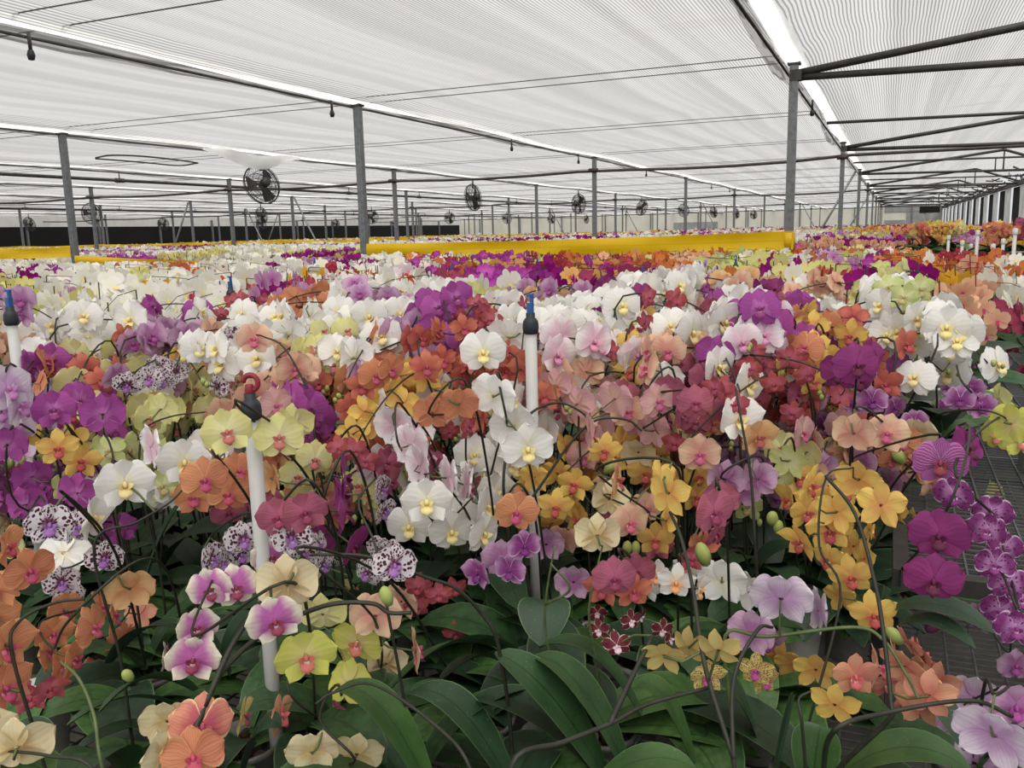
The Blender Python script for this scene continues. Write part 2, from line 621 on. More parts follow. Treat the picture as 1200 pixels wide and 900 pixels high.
mb = MB()
mb.box((XR + .12, (Y0 + YE) / 2, .2), (.08, YE - Y0, .4))
wr = tag(mb.obj('wall_right', M_DARKNET, None, False), 'side wall of white sheeting strips over dark netting', 'wall', None, 'structure')
pm = None
for i in range(20):
    y = 3.2 + i * 4.53
    if pm is None:
        b = MB()
        P = [[(.01 * math.sin(j * 1.9 + i2), -1.05 + 2.1 * j / 12 + .03 * math.sin(i2 * 1.3), 0.1 + 2.72 * i2 / 6) for j in range(13)] for i2 in range(7)]
        b.grid(P)
        pm = b.mesh('sheet_strip', M_SHEET)
    link('sheet_strip', pm, wr, (XR + .03, y, 0))
    b = MB(); b.box((XR + .1, y + 2.265, 1.45), (.02, 2.5, 2.75)); b.obj('dark_net', M_DARKNET, wr, False)
mb = MB()
mb.box((XR + .02, (Y0 + YE) / 2, 2.92), (.14, YE - Y0, .16))
mb.obj('eave_beam', M_STEELD, wr, False)
mb = MB()
r2 = random.Random(3)
for i in range(150):
    y = 4 + i * .55 + r2.uniform(-.2, .2)
    a = Vector((XR - r2.uniform(.05, .5), y, 2.85 + r2.uniform(-.05, .35)))
    bb = a + Vector((r2.uniform(-.4, .1), r2.uniform(.3, 1.1), r2.uniform(-.15, .2)))
    mb.tube([a, (a + bb) / 2 + Vector((0, 0, -.05)), bb], .012 + .02 * r2.random(), 5)
o = mb.obj('rolled_net', M_PIPE, wr)
o['kind'] = 'stuff'

# gutters with plastic liner
for i, x in enumerate(gx):
    lab = ['white lined roof gutter above the posts beside the gabled bay', 'white lined roof gutter second from the gabled bay',
           'white lined roof gutter carrying the row of fans third from the gabled bay'][i] if i < 3 else 'white lined roof gutter in the farther bays'
    t = thing('roof_gutter', (x, D1, ZG), lab, 'gutter', 'far roof gutters' if i > 2 else None)
    N = 160
    P, Q = [], []
    rr = random.Random(i)
    ph = [rr.uniform(0, 6) for _ in range(4)]
    for k in range(N + 1):
        y = Y0 + (YE - Y0) * k / N - D1
        w1 = .088 + .03 * math.sin(y * 1.3 + ph[0]) * math.sin(y * .53 + ph[1]) + rr.uniform(-.012, .012)
        w2 = .088 + .03 * math.sin(y * 1.1 + ph[2]) * math.sin(y * .47 + ph[3]) + rr.uniform(-.012, .012)
        dz = .02 * math.sin(y * .9 + ph[1])
        P.append([(-w1, y, -.035 + dz), (-w1 * .4, y, -.075 + dz), (w2 * .4, y, -.075 + dz), (w2, y, -.035 + dz)])
        e1 = (.06 if i == 0 else .0) + .06 * max(0, math.sin(y * .8 + ph[2])) + rr.uniform(0, .02)
        Q.append([(-w1 - .01, y, -.03 + dz), (-w1 - .05, y, -.05 - e1 + dz), (-w1 - .03, y, -.10 - e1 + dz)])
    b = MB()
    b.grid(P)
    b.obj('liner', M_LINER, t)
    b = MB()
    b.grid(Q)
    b.obj('net_hem', M_NET, t)
    b = MB()
    b.tube([(-.12, Y0 - D1, -.10), (-.12, YE - D1, -.10)], .013, 8)
    b.obj('gutter_pipe', M_STEELD, t)

# small drip droppers hanging under the gutters
dm = MB()
dm.tube([(0, 0, 0), (0, 0, -.12)], .014, 6)
dmesh = dm.mesh('dropper_hose', M_STEELD)
dm = MB()
dm.lathe([(.0, -.2), (.022, -.195), (.03, -.16), (.02, -.125), (.012, -.12)], n=8)
dmesh2 = dm.mesh('dropper_head', M_BLK)
for (gi, px, py) in [(1, 38, 20), (1, 393, 110), (1, 603, 152), (1, 681, 172), (1, 760, 192), (1, 836, 208), (1, 857, 214), (0, 958, 120)]:
    r = ray(px, py)
    Y = (CAM + r * (gx[gi] / r.x)).y
    t = thing('mist_dropper', (gx[gi] - .06, Y, ZG - .08), 'small dark mist nozzle hanging under a roof gutter', 'nozzle', 'mist nozzles under the gutters')
    link('hose', dmesh, t)
    link('nozzle_head', dmesh2, t)

# posts
b = MB()
h = ZG - .08
for sx in (-1, 1):
    b.box((sx * .034, 0, h / 2), (.012, .08, h))
b.box((0, .034, h / 2), (.056, .012, h))
b.box((0, -.034, h / 2), (.056, .008, h))
b.box((0, -.039, h / 2), (.018, .006, h))
post_mesh = b.mesh('post_shaft', M_STEEL, False)
b = MB()
for k in range(3):
    b.box((0, 0, h - .02 - .0 * k), (.12, .12, .02))
bracket_mesh = b.mesh('post_bracket', M_STEELD, False)
b = MB()
b.box((0, 0, .01), (.2, .2, .02))
foot_mesh = b.mesh('base_plate', M_STEEL, False)
PL = {(0, 0): 'steel post at the end of the wide yellow tape beside the gabled bay', (1, 0): 'steel post joining two lengths of yellow tape, mid row',
      (2, 0): 'steel post with yellow tape on both sides nearest the black band wall', (0, 1): 'second steel post in the row under the gabled bay gutter'}
for a, x in enumerate(gx):
    for n, y in enumerate(ROWS):
        lab = PL.get((a, n), 'galvanised steel post standing among the benches of flowers')
        t = thing('steel_post', (x, y, 0), lab, 'post', None if (a, n) in PL else 'steel posts of the greenhouse')
        link('shaft', post_mesh, t)
        link('bracket', bracket_mesh, t)
        link('base_plate', foot_mesh, t)

# trusses in the right hand bay
for n, y in enumerate(ROWS + [D1 - SP_]):
    t = thing('roof_truss', (GX, y, ZG), 'steel roof truss nearest the flower benches in the gabled bay' if n == 0 else 'steel roof truss farther down the gabled bay', 'truss', None if n == 0 else 'roof trusses of the gabled bay')
    L = XR - GX
    b = MB(); b.tube([(.03, 0, -.23), (L, 0, -.33)], .034, 10); b.obj('tie_beam', M_STEELD, t)
    b = MB(); b.tube([(.03, 0, -.19), (L * .72, 0, .24)], .037, 10); b.obj('rafter', M_STEELD, t)
    b = MB(); b.tube([(L * .72, 0, .24), (L, 0, -.25)], .037, 10); b.obj('rafter', M_STEELD, t)
    b = MB(); b.tube([(L * .72, 0, .24), (L * .72, 0, -.3)], .02, 8); b.obj('king_post', M_STEELD, t)
    b = MB(); b.box((.02, 0, -.21), (.11, .1, .1)); b.obj('clamp', M_STEELD, t, False)

# extra struts between trusses
for n in range(1, 8):
    y = D1 + SP_ * n - 4.5
    t = thing('strut_pipe', (GX, y, ZG - .25), 'thin crosswise strut pipe between trusses in the gabled bay', 'pipe', 'strut pipes of the gabled bay')
    b = MB(); b.tube([(0, 0, .06), (XR - GX, 0, -.02)], .022, 8); b.obj('pipe', M_STEELD, t)
    b = MB(); b.tube([(3.0, 0, .02), (3.0, 0, -.3)], .014, 6); b.obj('hanger', M_STEELD, t)

# crosswise brown pipes and the row pipe
for n in (1, 3, 5, 7):
    y = ROWS[n] - .07
    t = thing('cross_pipe', (GX, y, HC + 1.27), 'long brown pipe running crosswise, the nearest one fixed to the second row of posts' if n == 1 else 'long brown pipe running crosswise on farther posts', 'pipe', None if n == 1 else 'far crosswise pipes')
    b = MB()
    pts = []
    for k in range(46):
        x = 3.6 - k * 1.1
        pts.append((x - GX, 0, .03 if x > -1 else .03 - .06 * math.sin(PI * ((-x - .95) % 5) / 5) - .03))
    b.tube(pts, .03, 8)
    b.obj('pipe', M_PIPE, t)
    for x in gx:
        b = MB(); b.tube([(x - GX - .1, 0, -.0), (x - GX + .1, 0, -.0)], .045, 8); b.obj('coupling', M_PIPE, t)
for a in (3, 6):
    t = thing('row_pipe', (gx[a] - .06, D1, HC + 1.36), 'grey pipe running along the rows under a far gutter' if a == 3 else 'grey pipe running along the farthest row of posts', 'pipe')
    b = MB(); b.tube([(0, Y0 - D1, 0), (0, YE - D1, 0)], .035, 8); b.obj('pipe', M_STEELD, t)
    for k in range(16):
        y = -8 + k * 4.525
        b = MB(); b.tube([(0, y - .12, 0), (0, y + .12, 0)], .05, 8); b.obj('coupling', M_PIPE, t)
        b = MB(); b.tube([(0, y, 0), (0, y, .2)], .012, 6); b.obj('hanger', M_STEELD, t)

# braces
for (a, n, s) in [(0, 2, -1), (0, 4, -1), (4, 2, 1), (5, 2, -1), (2, 5, 1), (4, 5, 1), (3, 5, 1), (6, 3, 1), (7, 4, -1), (1, 6, 1)]:
    t = thing('brace', (gx[a], ROWS[n], 0), 'slanting steel brace propping the third post under the gabled bay gutter' if (a, n) == (0, 2) else 'slanting steel brace propping a far post', 'brace', None if (a, n) == (0, 2) else 'far slanting braces')
    b = MB(); b.tube([(s * .11, 0, HC + 1.5), (s * 1.75, 0, .05)], .035, 6); b.obj('bar', M_STEEL, t)
    b = MB(); b.box((s * 1.75, 0, .03), (.15, .12, .06)); b.obj('foot', M_STEEL, t, False)

# support wires under the cloth
for k in range(-1, 16):
    for dy in (0, .42):
        y = D1 + k * 4.525 + dy
        if y > YE - 1:
            continue
        t = MB()
        t.tube([(XL + .1, y, ZG - .01), (-20, y, ZG - .02), (GX, y, ZG - .01)], .006, 4)
        o = t.obj('support_wire', M_CABLE)
        tag(o, 'thin dark support wire stretched crosswise under the shade cloth', 'wire', 'support wires under the cloth')

# fans
def ringpts(r, z, n=28):
    return [(r * math.cos(2 * PI * k / n), r * math.sin(2 * PI * k / n), z) for k in range(n + 1)]


b = MB()
for r, z in ((.37, .0), (.35, .07), (.37, .0), (.35, -.07), (.25, .095), (.25, -.095), (.15, .11), (.15, -.11)):
    b.tube(ringpts(r, z), .006 if r < .36 else .014, 4, cap=False)
for s in (1, -1):
    for k in range(40):
        th = 2 * PI * k / 40
        c, d = math.cos(th), math.sin(th)
        b.tube([(.06 * c, .06 * d, s * .115), (.2 * c, .2 * d, s * .105), (.34 * c, .34 * d, s * .075), (.37 * c, .37 * d, 0)], .0035, 3, cap=False)
guard = b.mesh('guard', M_STEELD)
b = MB()
for k in range(3):
    th = 2 * PI * k / 3
    R = Matrix.Rotation(th, 3, 'Z')
    P = []
    for i in range(7):
        rr = .06 + .27 * i / 6
        row = []
        for j in range(7):
            an = (-.45 + .9 * j / 6) * (1 - .12 * i / 6)
            p = R @ Vector((rr * math.cos(an), rr * math.sin(an), .035 * math.sin((j - 3) / 3 * 1.2)))
            row.append(p)
        P.append(row)
    b.grid(P)
blade = b.mesh('blades', simple('fan_blade', '3c3a38', .5, .2, .2, 8))
b = MB()
b.lathe([(0, -.2), (.07, -.2), (.085, -.17), (.085, -.07), (.07, -.04), (.05, 0), (.05, .05), (0, .06)], n=16)
motor = b.mesh('motor', M_STEELD)
b = MB()
b.tube([(0, .62, -.1), (0, .36, -.1), (0, .0, -.13)], .022, 6)
b.box((0, .1, -.19), (.1, .16, .05))
yoke = b.mesh('yoke', M_STEELD)
fans = [(2, k) for k in range(8)] + [(5, k) for k in range(1, 8)] + [(8, k) for k in range(1, 7)]
r2 = random.Random(5)
for a, k in fans:
    y = D1 + SP_ * (k + .47)
    if y > YE - 3:
        continue
    zz = HC + 1.0
    t = thing('circulation_fan', (gx[a], y, zz), 'large caged fan hanging nearest, beside the second post row' if (a, k) == (2, 0) else 'caged circulation fan hanging from a far gutter', 'fan', None if (a, k) == (2, 0) else 'far caged fans')
    vd = Vector((gx[a], y, 0)).normalized()
    ang = 35 if k == 0 else (58 if (a, k) == (2, 1) else r2.uniform(20, 60) * r2.choice((1, 1, -1)))
    face = Matrix.Rotation(math.radians(ang), 3, 'Z') @ vd
    face.z = -.28 if k == 0 else r2.uniform(-.3, 0)
    R = frame_from(face, .15).to_4x4()
    for nm, me in (('guard', guard), ('blades', blade), ('motor', motor)):
        o = link(nm, me, t)
        o.matrix_local = R
    b = MB()
    b.tube([(0, 0, .25), (0, 0, ZG - zz - .08)], .028, 6)
    b.obj('hanger_pole', M_STEEL, t)

# yellow tape
def tape(x0, z0, w0, x1, z1, w1, y, sag, label, group=None, tw=0.0):
    n = 40
    P = []
    for i in range(n + 1):
        f = i / n
        x = x0 + (x1 - x0) * f
        zt = z0 + (z1 - z0) * f - sag * math.sin(PI * f)
        w = w0 + (w1 - w0) * f - tw * math.sin(PI * f)
        wav = .006 * math.sin(f * 37) + .004 * math.sin(f * 91)
        row = []
        for j in range(5):
            g = j / 4
            row.append((x - x0, wav * (1 - g) + .02 * math.sin(g * PI) * math.sin(f * 12), zt - w * g - z0))
        P.append(row)
    b = MB()
    UVs = [[(i / n, j / 4) for j in range(5)] for i in range(n + 1)]
    b.grid(P, UVs)
    o = b.obj('sticky_tape', M_YEL)
    o.location = (x0, y, z0)
    return tag(o, label, 'tape', group)


yt = D1 - .05
tape(gx[0] + .05, HC - .05, .185, gx[1] + .06, HC - .095, .135, yt, .02, 'wide yellow sticky tape stretched between two steel posts')
tape(gx[1] + .03, HC - .225, .125, gx[2] + .05, HC - .18, .12, yt, .07, 'narrow sagging yellow sticky tape between two steel posts', None, .03)
tape(gx[2] - .03, HC - .06, .15, gx[3] + .05, HC - .09, .15, yt, .0, 'yellow sticky tape running off beyond the steel post near the black wall')
tp = None
for n in (2, 4, 6):
    for a in range(0, 8):
        if n == 2 and a in (1, 2):
            continue
        tape(gx[a] + .05, HC - .08, .17, gx[a + 1] + .05, HC - .1, .16, ROWS[n] - .05, .03, 'yellow sticky tape strung between far posts', 'far yellow tapes')

# post foot wrapped by tape at A1
b = MB()
b.tube([(gx[0], D1, HC - .07), (gx[0], D1, HC - .26)], .062, 8)
o = b.obj('tape_wrap', M_YEL)
tag(o, 'yellow tape wound around the steel post beside the gabled bay', 'tape')

# ------------------------------------------------------------------ benches
ZB = 0.74
ZB2, XB = 1.03, 0.04


def bench_meshes(lx, ly, ZB=ZB):
    out = []
    b = MB()
    for sx in (-1, 1):
        b.box((sx * lx / 2, 0, -.015), (.025, ly, .03))
    for sy in (-1, 1):
        b.box((0, sy * ly / 2, -.015), (lx, .025, .03))
    out.append(('frame', b.mesh('bench_frame', M_STEELD, False)))
    b = MB()
    n = int(ly / .9)
    for i in range(1, n):
        b.box((0, -ly / 2 + ly * i / n, -.03), (lx, .04, .03))
    out.append(('crossbar', b.mesh('bench_crossbar', M_STEEL, False)))
    b = MB()
    nx, ny = int(lx / .05), int(ly / .025)
    for i in range(nx + 1):
        b.box((-lx / 2 + lx * i / nx, 0, -.0025), (.0035, ly, .0035))
    for i in range(ny + 1):
        b.box((0, -ly / 2 + ly * i / ny, -.0055), (lx, .003, .003))
    out.append(('wire_mesh', b.mesh('bench_wire_mesh', M_WIRE, False)))
    b = MB()
    b.box((0, 0, -ZB / 2 - .02), (.045, .045, ZB - .04))
    out.append(('leg', b.mesh('bench_leg', M_STEEL, False)))
    return out


BW, BL = 4.97, 8.3
BM = bench_meshes(BW, BL)


def bench(cx, cy, label, group, BM=BM, BW=BW, BL=BL, ZB=ZB):
    t = thing('flower_bench', (cx, cy, ZB), label, 'bench', group)
    for nm, me in BM[:3]:
        o = link(nm, me, t)
        if nm == 'wire_mesh':
            o['kind'] = 'stuff'
    for sx in (-1, 1):
        for sy in (-1, 0, 1):
            link('leg', BM[3][1], t, (sx * max(.1, BW / 2 - .5), sy * (BL / 2 - .1), 0))


benches = []
for a in range(9):
    for n in range(-1, 9):
        cx = (GX + 2.5) - 5 * a
        cy = D1 + SP_ * n + SP_ / 2
        if n == -1:
            cy = .42 + BL / 2
            if a > 3:
                continue
        # leave out what lies wholly outside the view
        if n >= 0 and max(project((cx + sx * 2.3, cy + sy * 4.1, 1.3))[0] for sx in (-1, 1) for sy in (-1, 1)) < -40:
            continue
        benches.append((cx, cy, n, a))
        if (n, a) == (-1, 0):
            w_ = XB - .03 + .93
            bench(XB - .03 - w_ / 2, cy, 'narrow wire mesh bench carrying the leafy front plants', None, bench_meshes(w_, BL), w_)
            w_ = 3.9 - XB
            bench(XB + w_ / 2, cy + .54, 'higher wire mesh bench with the bare patch beside the magenta flowers', None, bench_meshes(w_, BL - 1.08, ZB2), w_, BL - 1.08, ZB2)
            bench(XB + w_ / 2, .42 + 1.4, 'low wire mesh bench tucked under the higher bench with the bare patch', None, bench_meshes(w_, 2.8, ZB), w_, 2.8, ZB)
            continue
        bench(cx, cy, {(-1, 1): 'wire mesh bench carrying the flowers in front of the wide yellow tape'}.get((n, a), 'wire mesh bench packed with flowers in the farther beds'),
              None if (n, a) == (-1, 1) else 'far flower benches')

# ------------------------------------------------------------------ flower, leaf and pot meshes
def petal_grid(L, Wd, ang, z0, cup, bow, kind, n=7, k=7, wav=0.0, ph=0.0):
    P = []
    dx, dy = math.sin(ang), math.cos(ang)
    sx, sy = math.cos(ang), -math.sin(ang)
    for i in range(n):
        g = i / (n - 1)
        v = 1 - (1 - g) ** 1.7
        c = .56 if kind == 'petal' else .5
        b0 = .22 if kind == 'petal' else .38
        if v < c:
            w = Wd * (b0 + (1 - b0) * math.sin(PI / 2 * v / c) ** 1.1)
        else:
            w = Wd * max(0.0, 1 - ((v - c) / (1 - c)) ** 2.3) ** .5
        w = max(w, Wd * .10)
        row = []
        for j in range(k):
            a = -1 + 2 * j / (k - 1)
            # rounded outer edge
            vv = v * (1 - .10 * a * a * v)
            r = .03 + vv * L
            s = a * w
            z = z0 + cup * vv * vv * L - bow * a * a * w + wav * math.sin(a * 5 + ph + v * 3) * v
            row.append((dx * r + sx * s, dy * r + sy * s, z))
        P.append(row)
    return P


FORMS = {'round': dict(pl=.47, pw=.325, pa=1.30, sl=.45, sw=.175, la=2.45),
         'star': dict(pl=.47, pw=.205, pa=1.24, sl=.46, sw=.15, la=2.42)}
VARS = [(.10, .18, .012), (-.22, .10, .02), (.32, .25, .012), (-.05, -.1, .03)]


def flower_parts(form, var, n, k):
    f = FORMS[form]
    cup, bow, wav = VARS[var]
    sep = MB()
    for ang, l in ((0, f['sl']), (f['la'], f['sl'] * .97), (-f['la'], f['sl'] * .97)):
        sep.grid(petal_grid(l, f['sw'], ang, 0, cup - .08, bow, 'sepal', n, k, wav * .5, ang))
    pets = []
    for s in (1, -1):
        b = MB()
        b.grid(petal_grid(f['pl'], f['pw'], s * f['pa'], .025, cup, bow * s * s, 'petal', n, k, wav, s * 2 + var), flip=(s < 0))
        pets.append(b)
    lip = MB()
    m_ = max(4, n - 2)
    # mid lobe, curling forward and down
    P = []
    for i in range(m_ + 1):
        v = i / m_
        w = (.035 + .075 * math.sin(PI * min(1, v * .8 + .15)) ** 1.0) * (1 if v < .85 else .55)
        row = []
        for j in range(5):
            a = -1 + j / 2
            row.append((a * w, -.05 - .20 * v, .05 + .13 * math.sin(v * 2.1) - .05 * a * a))
        P.append(row)
    lip.grid(P)
    for s in (1, -1):
        P = []
        for i in range(4):
            v = i / 3
            w = .05 * math.sin(PI * (v * .75 + .2))
            row = []
            for j in range(4):
                a = -1 + 2 * j / 3
                row.append((s * (.02 + .10 * v), -.06 + .08 * v + a * w, .05 + .11 * v - .02 * a))
            P.append(row)
        lip.grid(P, flip=(s < 0))
    prof = [(.0, -.06), (.03, -.05), (.042, 0), (.03, .05), (0, .06)]
    lip.lathe(prof, (0, .0, .07), 6, axis=Matrix.Rotation(.9, 3, 'X'))
    return sep, pets, lip


FM = {}


def fmesh(cv, var, lod):
    key = (cv, var, lod)
    if key in FM:
        return FM[key]
    form = CV[cv][2]
    n, k = (9, 7) if lod == 0 else (6, 5)
    sep, pets, lip = flower_parts(form, var, n, k)
    if lod == 0:
        r = [sep.mesh('flower_' + cv, PM[cv]), pets[0].mesh('petal_' + cv, PM[cv]), pets[1].mesh('petal_' + cv, PM[cv]), lip.mesh('lip_' + cv, LM_[cv])]
    else:
        al = MB()
        for src, mi in ((sep, 0), (pets[0], 0), (pets[1], 0)):
            o = len(al.v)
            al.v += src.v
            al.f += [[q + o for q in fa] for fa in src.f]
            al.uv += src.uv
            al.mi += [mi] * len(src.f)
        if lod == 1:
            r = [al.mesh('flower_' + cv, PM[cv]), lip.mesh('lip_' + cv, LM_[cv])]
        else:
            o = len(al.v)
            al.v += lip.v
            al.f += [[q + o for q in fa] for fa in lip.f]
            al.uv += lip.uv
            al.mi += [1] * len(lip.f)
            r = [al.mesh('flower_' + cv, [PM[cv], LM_[cv]])]
    FM[key] = r
    return r


def put_flower(root, base, P, face, roll, cv, size, rng, dist):
    lod = 0 if dist < 1.75 else (1 if dist < 2.6 else 2)
    var = rng.randrange(4)
    ms = fmesh(cv, var, lod)
    R = frame_from(face, roll).to_4x4()
    mt = Matrix.Translation(P - base) @ R @ Matrix.Diagonal((size, size, size, 1))
    fl = link('flower', ms[0], root, mat=mt)
    if lod == 0:
        link('petal', ms[1], fl)
        link('petal', ms[2], fl)
        link('lip', ms[3], fl)
    elif lod == 1:
        link('lip', ms[1], fl)
    return fl


bud = MB()
bud.lathe([(0, -.5), (.18, -.42), (.3, -.15), (.33, .1), (.24, .36), (.08, .49), (0, .5)], n=9)
BUDM = {'g': bud.mesh('bud', M_BUD), 'm': bud.mesh('bud', M_BUDM)}


def leaf_mb(curve, width, roll_side, nv=7, vee=.16, thick=.0022, kind=0):
    """curve: list of Vector; width: max full width; roll_side: function giving side vector"""
    n = len(curve)
    top, bot, uv = [], [], []
    for i, p in enumerate(curve):
        v = i / (n - 1)
        w = width / 2 * (math.sin(PI * min(1, (v * .90 + .085) ** 1.02)) ** .62)
        if i == n - 1:
            w = width * .035
        t = (curve[min(n - 1, i + 1)] - curve[max(0, i - 1)]).normalized()
        s = roll_side - t * roll_side.dot(t)
        s.normalize()
        nrm = s.cross(t)
        if nrm.z < 0 and kind == 0:
            nrm = -nrm
        r1, r2, ru = [], [], []
        for j in range(nv):
            a = -1 + 2 * j / (nv - 1)
            q = p + s * (a * w) + nrm * (vee * abs(a) ** 1.4 * w)
            r1.append(q)
            r2.append(q - nrm * (thick * (1 - .8 * abs(a) ** 3)))
            ru.append(((a + 1) / 2, v))
        top.append(r1); bot.append(r2); uv.append(ru)
    b = MB()
    b.grid(top, uv)
    b.grid(bot, uv, flip=True)
    return b


LEAFM = []
lr = random.Random(4)
for i in range(9):
    rise = [.9, .55, .3, 1.15, .7, .45, .2, .8, .6][i]
    droop = [1.6, 1.2, .8, 1.4, 1.7, 1.3, .6, 1.0, 1.5][i]
    pts, p, ang = [], Vector((0, 0, 0)), rise
    for k in range(10):
        pts.append(p.copy())
        p = p + Vector((math.cos(ang), 0, math.sin(ang))) * (1 / 9)
        ang -= droop / 9
    b = leaf_mb(pts, .36 + .05 * (i % 3), Vector((0, 1, lr.uniform(-.2, .2))), 7, .16, .012)
    LEAFM.append(b.mesh('leaf', M_LEAF[i % 3]))

b = MB()
b.lathe([(0, 0), (.042, 0), (.044, .004), (.056, .098), (.060, .10), (.060, .108), (.055, .108), (.050, .085), (0, .08)], n=18)
POTS = [b.mesh('pot', M_POT), b.mesh('pot', M_POTW)]
b = MB()
br = random.Random(8)
for i in range(34):
    th, r = br.uniform(0, 6.28), .048 * math.sqrt(br.random())
    R = Matrix.Rotation(br.uniform(0, 3), 3, 'Z') @ Matrix.Rotation(br.uniform(-.6, .6), 3, 'X')
    b.box((r * math.cos(th), r * math.sin(th), .088 + br.uniform(0, .012)), (.016, .011, .008), R=R)
BARKM = b.mesh('potting_bark', M_BARK, False)


def bez(a, b, c, d, n):
    out = []
    for i in range(n + 1):
        t = i / n
        out.append(a * (1 - t) ** 3 + b * 3 * t * (1 - t) ** 2 + c * 3 * t * t * (1 - t) + d * t ** 3)
    return out


def catmull(pts, k=6):
    pts = [Vector(p) for p in pts]
    if len(pts) < 3:
        return [pts[0].lerp(pts[-1], i / k) for i in range(k + 1)]
    P = [pts[0] * 2 - pts[1]] + pts + [pts[-1] * 2 - pts[-2]]
    out = []
    for i in range(1, len(P) - 2):
        for j in range(k):
            t = j / k
            out.append(.5 * ((2 * P[i]) + (P[i + 1] - P[i - 1]) * t + (2 * P[i - 1] - 5 * P[i] + 4 * P[i + 1] - P[i + 2]) * t * t + (3 * P[i] - P[i - 1] - 3 * P[i + 1] + P[i + 2]) * t ** 3))
    out.append(pts[-1])
    return out


def nearest(pts, q):
    return min(pts, key=lambda p: (p - q).length_squared)


NPLANT = [0]
INDIV = []


def plant_root(base, label, group):
    t = thing('moth_orchid', base, label, 'orchid', group)
    NPLANT[0] += 1
    return t


def add_pot(t, rng):
    link('pot', POTS[0 if rng.random() < .75 else 1], t)
    link('potting_bark', BARKM, t)


def add_leaves(t, rng, n, lo=.17, hi=.25, dirs=None):
    a0 = rng.uniform(0, 6.28)
    for i in range(n):
        a = (a0 + (i % 2) * PI + rng.uniform(-.5, .5) + i * .25) if dirs is None else dirs[i % len(dirs)] + rng.uniform(-.3, .3)
        s = rng.uniform(lo, hi)
        mt = Matrix.Translation((math.cos(a) * .012, math.sin(a) * .012, .098 + .006 * i)) @ Matrix.Rotation(a, 4, 'Z') @ Matrix.Rotation(rng.uniform(-.2, .2), 4, 'X') @ Matrix.Diagonal((s, s, s, 1))
        link('leaf', LEAFM[rng.randrange(9)], t, mat=mt)


def face_dir(P, yaw, pitch):
    c = CAM - P
    c.z = 0
    c.normalize()
    c = Matrix.Rotation(math.radians(yaw), 3, 'Z') @ c
    pr = math.radians(pitch)
    return Vector((c.x * math.cos(pr), c.y * math.cos(pr), math.sin(pr)))


def stem_mesh(t, base, stems, flowers_pos, rng, r=.0021, mat=None):
    """stems: list of point lists (world); flowers_pos: [(P, face, size)]"""
    b = MB()
    allp = []
    for st in stems:
        n = len(st)
        b.tube([p - base for p in st], [r * (1.15 - .45 * i / n) for i in range(n)], 6)
        allp += st
    o = b.obj('flower_stem', mat or M_STEM, t)
    if flowers_pos:
        b = MB()
        for P, face, size in flowers_pos:
            bk = P - face.normalized() * size * .03
            q = nearest(allp, bk)
            if (q - bk).length > .085:
                continue
            mid = (q + bk) / 2 - face.normalized() * .012
            b.tube([q - base, mid - base, bk - base], .0016, 4, cap=False)
        if b.v:
            pd = b.obj('pedicels', M_STEMG, t)
            pd['kind'] = 'stuff'
    return o


def drop_y(y):
    if y <= 385:
        return .19 + max(0, y - 300) * .0003
    d = 1.92 - (y - 385) * .0034
    return d * (y - 273) / F_PX


# ------------------------------------------------------------------ hand placed front plants
HERO_BASES = []
HFL = []


def fit_base(b):
    # the right hand bench is higher; pots stand on one bench or the other
    if b.x > .06 and b.y > 1.6:
        b.x = max(b.x, XB + .07)
        b.z = ZB2
    elif b.y < 1.35 and b.x > .1:
        b.y = max(b.y, .6)
    elif b.x > XB - .09:
        b.x = XB - .09


